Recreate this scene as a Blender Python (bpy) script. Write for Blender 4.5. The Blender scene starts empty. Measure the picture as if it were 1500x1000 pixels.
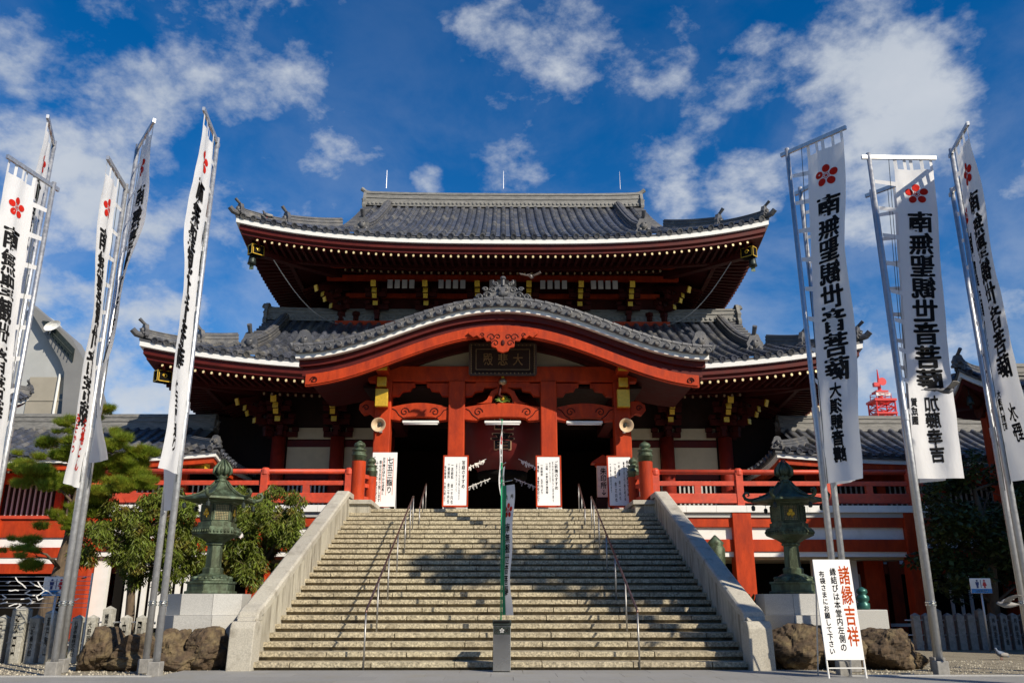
import bpy, math, random
from mathutils import noise as mnoise, Vector
from math import sin, cos, pi, radians, sqrt, atan2, hypot
random.seed(7)
S = bpy.context.scene
C = S.collection

# ------------------------------------------------------------------ camera, sky, sun, exposure
cam_d = bpy.data.cameras.new("camera"); cam = bpy.data.objects.new("camera", cam_d); C.objects.link(cam)
cam.location = (0, 0, 1.3)
cam.rotation_euler = (radians(90 + 17.2), 0, radians(-0.65))
cam_d.sensor_width = 36; cam_d.lens = 1230 / 1500 * 36
cam_d.clip_start = .1; cam_d.clip_end = 5000
S.camera = cam
S.view_settings.view_transform = 'Standard'; S.view_settings.look = 'None'
S.view_settings.exposure = 0.16; S.view_settings.gamma = 1
SUN = (.85, -.87, .82)
sl = bpy.data.lights.new("sun", 'SUN'); so = bpy.data.objects.new("sun", sl); C.objects.link(so)
sl.energy = 5.0; sl.angle = radians(.5); sl.color = (1, .90, .74)
so.rotation_euler = (math.acos(.82 / sqrt(.85**2 + .87**2 + .82**2)), 0, atan2(.87 * 0 + .85, .87) )
so.location = (30, -30, 40)

def ray(px, py):
    a, b = (px - 750) / 1230, (500 - py) / 1230
    th, yw = radians(17.2), radians(.65)
    y, z = cos(th) - b * sin(th), sin(th) + b * cos(th)
    v = (a * cos(yw) + y * sin(yw), -a * sin(yw) + y * cos(yw), z)
    n = sqrt(sum(k * k for k in v))
    return tuple(k / n for k in v)

W = bpy.data.worlds.new("World"); S.world = W; W.use_nodes = True
nt = W.node_tree; N = nt.nodes; L = nt.links
for n in list(N): N.remove(n)
def nd(t, **kw):
    n = N.new(t)
    for k, v in kw.items(): setattr(n, k, v)
    return n
out = nd('ShaderNodeOutputWorld'); bg = nd('ShaderNodeBackground'); L.new(bg.outputs[0], out.inputs[0])
bg.inputs[1].default_value = .10
sky = nd('ShaderNodeTexSky', sky_type='NISHITA'); sky.sun_disc = False
sky.sun_elevation = radians(34); sky.sun_rotation = radians(135.7)
sky.air_density = 1.0; sky.dust_density = .2; sky.ozone_density = 3.0
hs = nd('ShaderNodeHueSaturation'); hs.inputs['Saturation'].default_value = 1.42; hs.inputs['Value'].default_value = 1.06; hs.inputs['Hue'].default_value = .507
L.new(sky.outputs[0], hs.inputs['Color'])
tc = nd('ShaderNodeTexCoord')
def math_(op, a, b=None, clamp=False):
    n = nd('ShaderNodeMath', operation=op); n.use_clamp = clamp
    for i, v in enumerate((a, b)):
        if v is None: continue
        if isinstance(v, (int, float)): n.inputs[i].default_value = v
        else: L.new(v, n.inputs[i])
    return n.outputs[0]
# clouds: fractal noise gathered into cloud banks that stand in fixed directions of the sky
CLOUDS = [  # direction (as seen from the court), angular size, density
 (110, 185, .10, .82), (30, 110, .06, .42), (190, 250, .08, .55), (290, 45, .09, .62), (390, 60, .085, .62), (460, 115, .05, .6), (90, 330, .13, .65),
 (480, 225, .06, .42), (400, 290, .09, .55), (240, 390, .11, .5), (110, 450, .14, .8), (230, 545, .10, .75), (520, 40, .07, .35),
 (700, 20, .06, .62), (790, 25, .09, .66), (860, 60, .07, .5), (950, 90, .05, .42), (760, 120, .06, .25), (755, 243, .045, .62), (622, 266, .022, .8), (970, 250, .042, .62),
 (995, 300, .03, .5), (1120, 108, .05, .66), (1260, 95, .075, .85), (1350, 110, .06, .75), (1290, 160, .08, .9), (1370, 190, .06, .75), (1230, 220, .06, .8),
 (1095, 275, .045, .82), (1270, 290, .06, .75), (1330, 30, .06, .5), (1460, 290, .08, .5), (1290, 520, .07, .85), (1120, 470, .07, .4), (1420, 560, .09, .7), (1020, 180, .05, .25)]
msk = None
for px, py, r, w in CLOUDS:
    d = nd('ShaderNodeVectorMath', operation='DOT_PRODUCT'); L.new(tc.outputs['Generated'], d.inputs[0]); d.inputs[1].default_value = ray(px, py)
    mr = nd('ShaderNodeMapRange', interpolation_type='SMOOTHSTEP'); L.new(d.outputs['Value'], mr.inputs[0])
    mr.inputs[1].default_value = cos(r * 1.45); mr.inputs[2].default_value = 1; mr.inputs[3].default_value = 0; mr.inputs[4].default_value = w
    msk = mr.outputs[0] if msk is None else math_('MAXIMUM', math_('MULTIPLY', math_('ADD', msk, mr.outputs[0]), .66), math_('MAXIMUM', msk, mr.outputs[0]))
sep = nd('ShaderNodeSeparateXYZ'); L.new(tc.outputs['Generated'], sep.inputs[0])
mp = nd('ShaderNodeMapping'); L.new(tc.outputs['Generated'], mp.inputs[0]); mp.inputs['Scale'].default_value = (1, 1, 1.5); mp.inputs['Rotation'].default_value = (.2, .5, .3)
def noise(scale, det, rough, dist=0):
    n = nd('ShaderNodeTexNoise'); n.inputs['Scale'].default_value = scale; n.inputs['Detail'].default_value = det
    n.inputs['Roughness'].default_value = rough; n.inputs['Distortion'].default_value = dist; L.new(mp.outputs[0], n.inputs['Vector']); return n.outputs[0]
nz = math_('ADD', math_('MULTIPLY', noise(8, 10, .58, .15), .68), math_('MULTIPLY', noise(24, 8, .62, .1), .32))
v = math_('ADD', msk, math_('MULTIPLY', math_('SUBTRACT', nz, .5), 3.6))
cr = nd('ShaderNodeMapRange', interpolation_type='SMOOTHSTEP'); L.new(v, cr.inputs[0])
cr.inputs[1].default_value = .38; cr.inputs[2].default_value = 1.25; cr.inputs[3].default_value = 0; cr.inputs[4].default_value = .90
cshade = nd('ShaderNodeMapRange'); L.new(noise(5, 5, .6), cshade.inputs[0]); cshade.inputs[1].default_value = .3; cshade.inputs[2].default_value = .7
cshade.inputs[3].default_value = .62; cshade.inputs[4].default_value = 1
cc = nd('ShaderNodeMix', data_type='RGBA'); L.new(cshade.outputs[0], cc.inputs[0])
cc.inputs['A'].default_value = (2.6, 3.4, 4.5, 1); cc.inputs['B'].default_value = (6.0, 6.3, 6.7, 1)
# thin veil: faint wisps everywhere, thicker towards the horizon
wz = nd('ShaderNodeMapRange', interpolation_type='SMOOTHSTEP'); L.new(sep.outputs['Z'], wz.inputs[0]); wz.inputs[1].default_value = .62; wz.inputs[2].default_value = .10; wz.inputs[3].default_value = .05; wz.inputs[4].default_value = .5
wv = nd('ShaderNodeMapRange', interpolation_type='SMOOTHSTEP'); L.new(noise(4.5, 9, .6, .3), wv.inputs[0]); wv.inputs[1].default_value = .36; wv.inputs[2].default_value = .66; wv.inputs[3].default_value = .02; wv.inputs[4].default_value = 1
frac = math_('MAXIMUM', cr.outputs[0], math_('MULTIPLY', wz.outputs[0], wv.outputs[0]))
mx = nd('ShaderNodeMix', data_type='RGBA'); L.new(frac, mx.inputs[0]); L.new(hs.outputs[0], mx.inputs['A']); L.new(cc.outputs['Result'], mx.inputs['B'])
L.new(mx.outputs['Result'], bg.inputs[0])

# ------------------------------------------------------------------ materials
def M(name, col, rough=.6, metal=0, ns=6, amt=.15, bump=0, bs=None, island=0, col2=None, c2s=1.2, c2lo=.5, c2hi=.65, spec=.5, trans=0, stretch=None, emit=0):
    m = bpy.data.materials.new(name); m.use_nodes = True
    t = m.node_tree; n = t.nodes; l = t.links; b = n['Principled BSDF']
    b.inputs['Roughness'].default_value = rough; b.inputs['Metallic'].default_value = metal; b.inputs['Specular IOR Level'].default_value = spec
    co = n.new('ShaderNodeTexCoord').outputs['Object']
    if stretch:
        mp = n.new('ShaderNodeMapping'); l.new(co, mp.inputs[0]); mp.inputs['Scale'].default_value = stretch; co = mp.outputs[0]
    def nz(s, d=6):
        x = n.new('ShaderNodeTexNoise'); x.inputs['Scale'].default_value = s; x.inputs['Detail'].default_value = d; x.inputs['Roughness'].default_value = .62
        l.new(co, x.inputs['Vector']); return x.outputs[0]
    def mixc(f, a, bb, mode='MIX'):
        x = n.new('ShaderNodeMix'); x.data_type = 'RGBA'; x.blend_type = mode
        if isinstance(f, float): x.inputs[0].default_value = f
        else: l.new(f, x.inputs[0])
        for k, v in (('A', a), ('B', bb)):
            if isinstance(v, tuple): x.inputs[k].default_value = (*v[:3], 1)
            else: l.new(v, x.inputs[k])
        return x.outputs['Result']
    def rng(s, a, bb, lo, hi):
        x = n.new('ShaderNodeMapRange'); l.new(s, x.inputs[0]); x.inputs[1].default_value = a; x.inputs[2].default_value = bb; x.inputs[3].default_value = lo; x.inputs[4].default_value = hi
        return x.outputs[0]
    n1 = nz(ns)
    c = mixc(rng(n1, .3, .7, 0, 1), tuple(k * (1 - amt) for k in col), tuple(min(1, k * (1 + amt)) for k in col))
    if col2: c = mixc(rng(nz(c2s), c2lo, c2hi, 0, 1), c, col2)
    if island:
        g = n.new('ShaderNodeNewGeometry'); v = n.new('ShaderNodeHueSaturation'); l.new(rng(g.outputs['Random Per Island'], 0, 1, 1 - island, 1 + island), v.inputs['Value'])
        l.new(rng(g.outputs['Random Per Island'], 0, 1, .5 - island * .03, .5 + island * .03), v.inputs['Hue'])
        l.new(c, v.inputs['Color']); c = v.outputs[0]
    l.new(c, b.inputs['Base Color'])
    l.new(rng(n1, .3, .7, max(0, rough - .08), min(1, rough + .1)), b.inputs['Roughness'])
    if bump:
        bn = n.new('ShaderNodeBump'); bn.inputs['Strength'].default_value = bump; bn.inputs['Distance'].default_value = .02
        l.new(nz(bs or ns * 4, 8), bn.inputs['Height']); l.new(bn.outputs[0], b.inputs['Normal'])
    if trans:
        tr = n.new('ShaderNodeBsdfTranslucent'); l.new(c, tr.inputs[0]); ms = n.new('ShaderNodeMixShader'); ms.inputs[0].default_value = trans
        l.new(b.outputs[0], ms.inputs[1]); l.new(tr.outputs[0], ms.inputs[2]); l.new(ms.outputs[0], n['Material Output'].inputs[0])
    return m
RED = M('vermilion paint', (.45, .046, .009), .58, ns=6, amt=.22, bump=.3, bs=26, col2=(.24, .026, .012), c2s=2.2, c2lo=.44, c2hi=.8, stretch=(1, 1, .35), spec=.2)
DRED = M('shade-darkened red paint', (.055, .006, .004), .65, ns=3, amt=.3, spec=.2)  # red taken nearly black to put the under-eave shade into the colour
DRED2 = M('shade-darkened oxide red paint', (.085, .008, .005), .55, ns=3, amt=.25, spec=.25)  # eave red lowered so its colour carries the shade below the roof edge
CAPR = M('aged vermilion rail paint', (.56, .062, .024), .5, ns=5, amt=.2, bump=.15, bs=50, col2=(.44, .06, .03), c2s=3)
RED2 = M('shade-darkened column red', (.24, .020, .009), .6, ns=3, amt=.25, spec=.2)  # column vermilion darkened to hold the deep shade of the lower hall
WHITE = M('white lime plaster', (.80, .79, .75), .8, ns=3, amt=.05, col2=(.66, .64, .58), c2s=2, c2lo=.55, c2hi=.8)
CREAM = M('cream plaster', (.50, .43, .29), .8, ns=3, amt=.08)
GOLD = M('gilded metal', (.66, .41, .03), .35, .25, ns=12, amt=.15)
TIPD = M('duller rafter tips', (.22, .14, .06), .5, .1, ns=12, amt=.3)  # duller gold for the inner row of rafter tips
TIP = M('pale gold rafter tips', (.86, .70, .36), .38, .2, ns=12, amt=.12)
TILE = M('smoked roof tile', (.062, .068, .086), .36, ns=1.3, amt=.4, bump=.3, bs=30, island=.3, col2=(.19, .178, .15), c2s=.8, c2lo=.5, c2hi=.72, spec=.65)
TILED = M('smoked ridge tile', (.085, .086, .092), .5, ns=3, amt=.3, bump=.4, bs=25, col2=(.19, .175, .15), c2s=2.5, c2lo=.5, c2hi=.75)
RIDGE = M('weathered stacked ridge tile', (.20, .195, .18), .6, ns=9, amt=.45, bump=.5, bs=24, stretch=(.35, .35, 2.5))
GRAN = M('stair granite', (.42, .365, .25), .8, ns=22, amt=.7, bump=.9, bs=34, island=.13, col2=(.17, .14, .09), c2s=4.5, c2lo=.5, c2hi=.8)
RISER = M('dark mottled stair riser', (.22, .175, .105), .85, ns=20, amt=.4, bump=.3, col2=(.09, .07, .045), c2s=3)  # toned darker than the step stone, with darker mottling
GRANW = M('weathered granite wall', (.44, .41, .33), .75, ns=30, amt=.22, bump=.4, bs=70, island=.10, col2=(.12, .10, .07), c2s=3.0, c2lo=.46, c2hi=.74, stretch=(1.5, 1.5, .22))
GRANC = M('weathered coping granite', (.46, .43, .355), .75, ns=40, amt=.25, bump=.4, bs=70, island=.10, col2=(.20, .175, .13), c2s=2.6, c2lo=.52, c2hi=.82)
GRANP = M('pale granite', (.45, .445, .42), .7, ns=60, amt=.22, bump=.25, bs=90, island=.06)
ROCK = M('brown boulder', (.075, .050, .029), .9, ns=9, amt=.6, bump=1.0, bs=12, col2=(.20, .15, .075), c2s=3.2, c2lo=.48, c2hi=.7)
BRONZE = M('verdigris bronze', (.055, .070, .036), .5, .35, ns=9, amt=.4, bump=.5, bs=34, col2=(.115, .165, .105), c2s=4.5, c2lo=.46, c2hi=.68, stretch=(1, 1, .4))
BLACKM = M('blackened metal', (.035, .045, .04), .45, .5, ns=8, amt=.3)
STEEL = M('brushed steel', (.60, .60, .58), .26, 1, ns=2, amt=.03)
GALV = M('galvanised pole', (.56, .57, .58), .44, .8, ns=14, amt=.12)
CLOTH = M('white banner cloth', (.84, .84, .84), .85, ns=2, amt=.04, bump=.9, bs=3.2, trans=.28, spec=.1, stretch=(1, 1, .45))
INK = M('black ink', (.012, .012, .013), .8, spec=.1)
CREST = M('red dye', (.52, .02, .012), .8, ns=10, amt=.06, spec=.1)
ORANGE = M('orange red ink', (.75, .13, .02), .8, ns=10, amt=.06, spec=.1)
PAPER = M('white board', (.84, .83, .80), .55, ns=4, amt=.03)
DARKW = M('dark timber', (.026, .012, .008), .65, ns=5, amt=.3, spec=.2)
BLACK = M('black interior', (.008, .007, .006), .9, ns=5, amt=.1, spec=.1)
GRAVEL = M('court gravel', (.28, .245, .175), .9, ns=60, amt=.5, bump=1.0, bs=70, col2=(.19, .165, .115), c2s=1.3)
PAVE = M('paving stone', (.27, .265, .25), .75, ns=30, amt=.12, bump=.2, bs=80, island=.06, col2=(.26, .25, .22), c2s=1.5)
BARK = M('tree bark', (.12, .085, .055), .9, ns=12, amt=.4, bump=1, bs=20, stretch=(1, 1, .3))
PINE = M('pine needles', (.34, .42, .05), .6, ns=2, amt=.3, island=.45, trans=.45, col2=(.42, .38, .05), c2s=2)
LEAF = M('shrub leaves', (.16, .20, .024), .5, ns=2, amt=.3, island=.55, trans=.4, col2=(.36, .21, .05), c2s=1.6, c2lo=.55, c2hi=.75)
LEAFD = M('autumn tree leaves', (.05, .07, .018), .5, ns=2, amt=.3, island=.5, trans=.2, col2=(.10, .045, .012), c2s=.9, c2lo=.6, c2hi=.75)
GREEN = M('green dyed cloth', (.012, .26, .11), .7, ns=6, amt=.1, trans=.2)
BLUE = M('sign blue', (.03, .22, .55), .5); NAVY = M('pictogram navy', (.02, .04, .16), .5); PRED = M('pictogram red', (.55, .02, .03), .5)
CONC = M('grey concrete render', (.40, .41, .40), .85, ns=.6, amt=.1); CONCB = M('beige tile facade', (.33, .30, .24), .8, ns=.8, amt=.1)
ROOFG = M('shade-greyed roof', (.20, .20, .195), .6, ns=.5, amt=.1); GLASS = M('dark window glass', (.02, .025, .03), .1, spec=.8)  # roof grey lowered to paint in the shade of its overhang
LANTR = M('red lantern paper', (.13, .006, .005), .6, ns=3, amt=.15, trans=.1)
BIRD = M('pigeon plumage', (.10, .10, .11), .6, ns=14, amt=.5); BIRDP = M('pale pigeon plumage', (.26, .245, .225), .6, ns=8, amt=.4)
LATT = M('gold backed lattice', (.42, .33, .17), .6, ns=20, amt=.3)
ROPE = M('white rope paper', (.8, .78, .72), .8, ns=10, amt=.1)
TOWR = M('tower red paint', (.62, .03, .03), .5); TOWW = M('tower white paint', (.7, .68, .66), .5)
BEIGE = M('beige facade', (.62, .50, .33), .85, ns=.5, amt=.06)

# ------------------------------------------------------------------ mesh helpers
def sub(a, b): return (a[0]-b[0], a[1]-b[1], a[2]-b[2])
def add(a, b): return (a[0]+b[0], a[1]+b[1], a[2]+b[2])
def mul(a, k): return (a[0]*k, a[1]*k, a[2]*k)
def cross(a, b): return (a[1]*b[2]-a[2]*b[1], a[2]*b[0]-a[0]*b[2], a[0]*b[1]-a[1]*b[0])
def norm(a):
    n = sqrt(a[0]**2+a[1]**2+a[2]**2) or 1; return (a[0]/n, a[1]/n, a[2]/n)
class MB:
    def __init__(s): s.v = []; s.f = []; s.mi = []; s.cur = 0
    def face(s, *ix): s.f.append(ix); s.mi.append(s.cur)
    def pts(s, ps):
        n = len(s.v); s.v.extend(ps); return n
    def quad(s, *ps):
        n = s.pts(ps); s.face(*range(n, n+len(ps)))
    def box(s, x0, x1, y0, y1, z0, z1):
        n = s.pts([(x0,y0,z0),(x1,y0,z0),(x1,y1,z0),(x0,y1,z0),(x0,y0,z1),(x1,y0,z1),(x1,y1,z1),(x0,y1,z1)])
        for q in ((0,3,2,1),(4,5,6,7),(0,1,5,4),(1,2,6,5),(2,3,7,6),(3,0,4,7)): s.face(*(n+i for i in q))
        return s
    def cbox(s, c, sx, sy, sz): return s.box(c[0]-sx/2, c[0]+sx/2, c[1]-sy/2, c[1]+sy/2, c[2]-sz/2, c[2]+sz/2)
    def beam(s, p, q, w, h, up=(0,0,1)):
        t = norm(sub(q, p)); a = norm(cross(t, up)); b = cross(a, t)
        n = s.pts([add(o, add(mul(a, i*w/2), mul(b, j*h/2))) for o in (p, q) for i, j in ((-1,-1),(1,-1),(1,1),(-1,1))])
        for k in ((3,2,1,0),(4,5,6,7),(0,1,5,4),(1,2,6,5),(2,3,7,6),(3,0,4,7)): s.face(*(n+i for i in k))
        return s
    def tube(s, ps, r, n=8, caps=True):
        rs = r if isinstance(r, (list, tuple)) else [r]*len(ps)
        base = len(s.v); ref = None
        for i, p in enumerate(ps):
            t = norm(sub(ps[min(i+1, len(ps)-1)], ps[max(i-1, 0)]))
            if ref is None: ref = (0,0,1) if abs(t[2]) < .9 else (1,0,0)
            a = norm(cross(t, ref)); b = cross(a, t); ref = b
            for k in range(n):
                an = 2*pi*k/n; s.v.append(add(p, add(mul(a, rs[i]*cos(an)), mul(b, rs[i]*sin(an)))))
        for i in range(len(ps)-1):
            for k in range(n):
                k2 = (k+1) % n; s.face(base+i*n+k, base+i*n+k2, base+(i+1)*n+k2, base+(i+1)*n+k)
        if caps: s.face(*[base+k for k in range(n)][::-1]); s.face(*[base+(len(ps)-1)*n+k for k in range(n)])
        return s
    def lathe(s, prof, c=(0,0,0), n=20, rot=0, caps=True, a0=0, a1=2*pi):
        base = len(s.v)
        for r, z in prof:
            for k in range(n):
                a = rot+2*pi*k/n; s.v.append((c[0]+r*cos(a), c[1]+r*sin(a), c[2]+z))
        for i in range(len(prof)-1):
            for k in range(n):
                k2 = (k+1) % n; s.face(base+i*n+k, base+i*n+k2, base+(i+1)*n+k2, base+(i+1)*n+k)
        if caps: s.face(*[base+k for k in range(n)][::-1]); s.face(*[base+(len(prof)-1)*n+k for k in range(n)])
        return s
    def prism(s, poly, ax, d0, d1):
        f = {'x': lambda p, d: (d, p[0], p[1]), 'y': lambda p, d: (p[0], d, p[1]), 'z': lambda p, d: (p[0], p[1], d)}[ax]
        n = len(poly); b = s.pts([f(p, d0) for p in poly] + [f(p, d1) for p in poly])
        s.face(*[b+i for i in range(n)]); s.face(*[b+n+i for i in range(n)][::-1])
        for i in range(n): s.face(b+i, b+n+i, b+n+(i+1) % n, b+(i+1) % n)
        return s
    def grid(s, fn, nu, nv, flip=False):
        b = len(s.v)
        for j in range(nv+1):
            for i in range(nu+1): s.v.append(fn(i/nu, j/nv))
        for j in range(nv):
            for i in range(nu):
                q = (b+j*(nu+1)+i, b+j*(nu+1)+i+1, b+(j+1)*(nu+1)+i+1, b+(j+1)*(nu+1)+i)
                s.face(*(q[::-1] if flip else q))
        return s
    def strip(s, loops, closed=True):   # skin between successive loops of equal length
        m = len(loops[0]); b = len(s.v)
        for lp in loops: s.v.extend(lp)
        for j in range(len(loops)-1):
            for i in range(m if closed else m-1):
                i2 = (i+1) % m; s.face(b+j*m+i, b+j*m+i2, b+(j+1)*m+i2, b+(j+1)*m+i)
        return s
    def sweep(s, path, prof, up=(0,0,1)):   # closed profile [(side, up)] along a path, capped
        m = len(prof); b = len(s.v)
        for i, p in enumerate(path):
            t = sub(path[min(i+1, len(path)-1)], path[max(i-1, 0)]); a = norm(cross(t, up)); w = norm(cross(a, t)) if up != (0,0,1) else up
            for q in prof: s.v.append(add(p, add(mul(a, q[0]), mul(w, q[1]))))
        for j in range(len(path)-1):
            for i in range(m):
                i2 = (i+1) % m; s.face(b+j*m+i, b+j*m+i2, b+(j+1)*m+i2, b+(j+1)*m+i)
        s.face(*[b+i for i in range(m)][::-1]); s.face(*[b+(len(path)-1)*m+i for i in range(m)])
        return s
    def ell(s, c, rx, ry, rz, n=14, m=8, rot=0):
        b = len(s.v)
        for j in range(m+1):
            ph = -pi/2+pi*j/m; r = max(cos(ph), .02)
            for k in range(n):
                a = 2*pi*k/n; x, y = rx*r*cos(a), ry*r*sin(a)
                s.v.append((c[0]+x*cos(rot)-y*sin(rot), c[1]+x*sin(rot)+y*cos(rot), c[2]+rz*sin(ph)))
        for j in range(m):
            for k in range(n): s.face(b+j*n+k, b+j*n+(k+1)%n, b+(j+1)*n+(k+1)%n, b+(j+1)*n+k)
        return s
    def rot(s, a, c=(0, 0), frm=0):
        for i in range(frm, len(s.v)):
            x, y, z = s.v[i]; x -= c[0]; y -= c[1]; s.v[i] = (c[0]+x*cos(a)-y*sin(a), c[1]+x*sin(a)+y*cos(a), z)
        return s
    def build(s, name, mat, parent=None, smooth=False, bevel=0, fix=False):
        o_ = (0, 0, 0)
        q = parent
        while q is not None: o_ = add(o_, tuple(q.location)); q = q.parent
        me = bpy.data.meshes.new(name); me.from_pydata([sub(p, o_) for p in s.v] if parent else s.v, [], s.f)
        for m in (mat if isinstance(mat, list) else [mat]): me.materials.append(m)
        if isinstance(mat, list): me.polygons.foreach_set('material_index', s.mi)
        if smooth: me.polygons.foreach_set('use_smooth', [True]*len(me.polygons))
        me.update()
        o = bpy.data.objects.new(name, me); C.objects.link(o)
        if parent: o.parent = parent
        if bevel:
            b = o.modifiers.new('bevel', 'BEVEL'); b.width = bevel; b.segments = 2; b.limit_method = 'ANGLE'
        return o
def thing(name, label, cat, loc=(0,0,0), group=None):
    o = bpy.data.objects.new(name, None); C.objects.link(o); o.location = loc; o.empty_display_size = .2
    return tag(o, label, cat, group)
def tag(o, label, cat, group=None):
    o['label'] = label; o['category'] = cat
    if group: o['group'] = group
    return o
def struct(o, kind='structure'): o['kind'] = kind; return o
def dup(root, loc=None, rz=None, label=None, parent=None):
    r = root.copy(); C.objects.link(r)
    if loc is not None: r.location = loc
    if rz is not None: r.rotation_euler = (0, 0, rz)
    if label: r['label'] = label
    if parent is not None: r.parent = parent
    for ch in [o for o in root.children]: dup(ch, parent=r)
    return r
_tc = {}
def glyphs(txt, bold=.0, vert=False, ls=1.0):
    key = (txt, bold, vert, ls)
    if key in _tc: return _tc[key]
    cu = bpy.data.curves.new('t', 'FONT'); cu.body = '\n'.join(txt) if vert else txt
    cu.align_x = 'CENTER'; cu.space_line = ls; cu.offset = bold; cu.resolution_u = 3; cu.size = 1
    ob = bpy.data.objects.new('t', cu); me = ob.to_mesh()
    vs = [(v.co.x, v.co.y) for v in me.vertices]; fs = [tuple(p.vertices) for p in me.polygons]
    ob.to_mesh_clear(); bpy.data.objects.remove(ob); bpy.data.curves.remove(cu)
    if vs:
        x0, x1 = min(p[0] for p in vs), max(p[0] for p in vs); y0, y1 = min(p[1] for p in vs), max(p[1] for p in vs)
        vs = [((x-(x0+x1)/2)/max(x1-x0, 1e-6), (y-(y0+y1)/2)/max(y1-y0, 1e-6)) for x, y in vs]
    _tc[key] = (vs, fs); return vs, fs
def ink(mb, txt, fn, u, v, w, h, bold=.0, vert=False, double=False, ls=1.0):
    """lay lettering centred at (u,v), size w x h, through fn(u,v,side)->point"""
    vs, fs = glyphs(txt, min(bold, .008), vert, ls)
    k = max(0, bold-.008)*.55; sh = [(k, 0), (-k, 0), (0, k*.6), (0, -k*.6)] if k > .001 else [(0, 0)]
    for side in ((1, -1) if double else (1,)):
        for du, dv in sh:
            b = mb.pts([fn(u+(x+du)*w, v+(y+dv)*h, side) for x, y in vs])
            for f in fs: mb.face(*(b+i for i in (f if side > 0 else f[::-1])))
    return mb
def disc(mb, fn, u, v, ru, rv, side=1, n=18, rot=0):
    b = mb.pts([fn(u+ru*cos(a)*cos(rot)-rv*sin(a)*sin(rot), v+ru*cos(a)*sin(rot)+rv*sin(a)*cos(rot), side) for a in (2*pi*k/n for k in range(n))]); mb.face(*range(b, b+n))
def plum(mb, fn, u, v, R, double=False):
    for side in ((1, -1) if double else (1,)):
        for k in range(5):
            a = pi/2+2*pi*k/5
            disc(mb, fn, u+.66*R*cos(a), v+.66*R*sin(a), .36*R, .33*R, side, 16, a)
            p, q = (cos(a), sin(a)), (-sin(a), cos(a))
            mb.face(*range(mb.pts([fn(u+p[0]*r*R+q[0]*t*R, v+p[1]*r*R+q[1]*t*R, side) for r, t in ((.12,-.03),(.27,-.03),(.27,.03),(.12,.03))]), len(mb.v)))
            disc(mb, fn, u+.25*R*cos(a+pi/5), v+.25*R*sin(a+pi/5), .055*R, .055*R, side, 8)
        disc(mb, fn, u, v, .11*R, .11*R, side, 12)

# ------------------------------------------------------------------ ground
g = MB(); g.quad((-400,9,0),(400,9,0),(400,700,0),(-400,700,0)); struct(g.build('gravel_court', GRAVEL))
g = MB(); g.quad((-400,-200,0),(400,-200,0),(400,9,0),(-400,9,0)); struct(g.build('unseen_dark_ground', M('added dark ground', (.09, .088, .085), .9, ns=30, amt=.3, bump=.5, bs=80)))  # unseen dark ground, added to cut bounce light on the hall
g = MB()
def slabs(x0, x1, y0, y1, sx, sy):
    y = y0; k = 0
    while y < y1-.05:
        x = x0 - (sx/2 if k % 2 else 0)
        while x < x1-.05:
            a, b = max(x, x0), min(x+sx, x1)
            if b-a > .1: g.box(a+.004, b-.004, y+.004, min(y+sy, y1)-.004, -.05, .022)
            x += sx
        y += sy; k += 1
slabs(-22, 22, 8.6, 16.1, 1.2, .75); slabs(-6.2, 6.2, 16.1, 17.6, 1.2, .75)
struct(g.build('pavement', PAVE))
g = MB(); g.box(-22, -6.3, 16.12, 16.28, -.05, .035); g.box(6.3, 22, 16.12, 16.28, -.05, .035); struct(g.build('kerb', GRANP))
g = MB()
for k in range(5200):
    x = random.uniform(5.6, 16) * random.choice((-1, 1)); y = random.uniform(16.3, 20.5); r = random.uniform(.010, .026)
    b = g.pts([(x+r*cos(a)*random.uniform(.7,1.2), y+r*sin(a)*random.uniform(.7,1.2), 0) for a in (0, 1.57, 3.14, 4.71)] + [(x, y, r*1.1)])
    for i in range(4): g.face(b+i, b+(i+1) % 4, b+4)
struct(g.build('gravel_stones', M('loose gravel', (.40, .36, .28), .85, ns=5, amt=.1, island=.45)), 'stuff')

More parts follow.
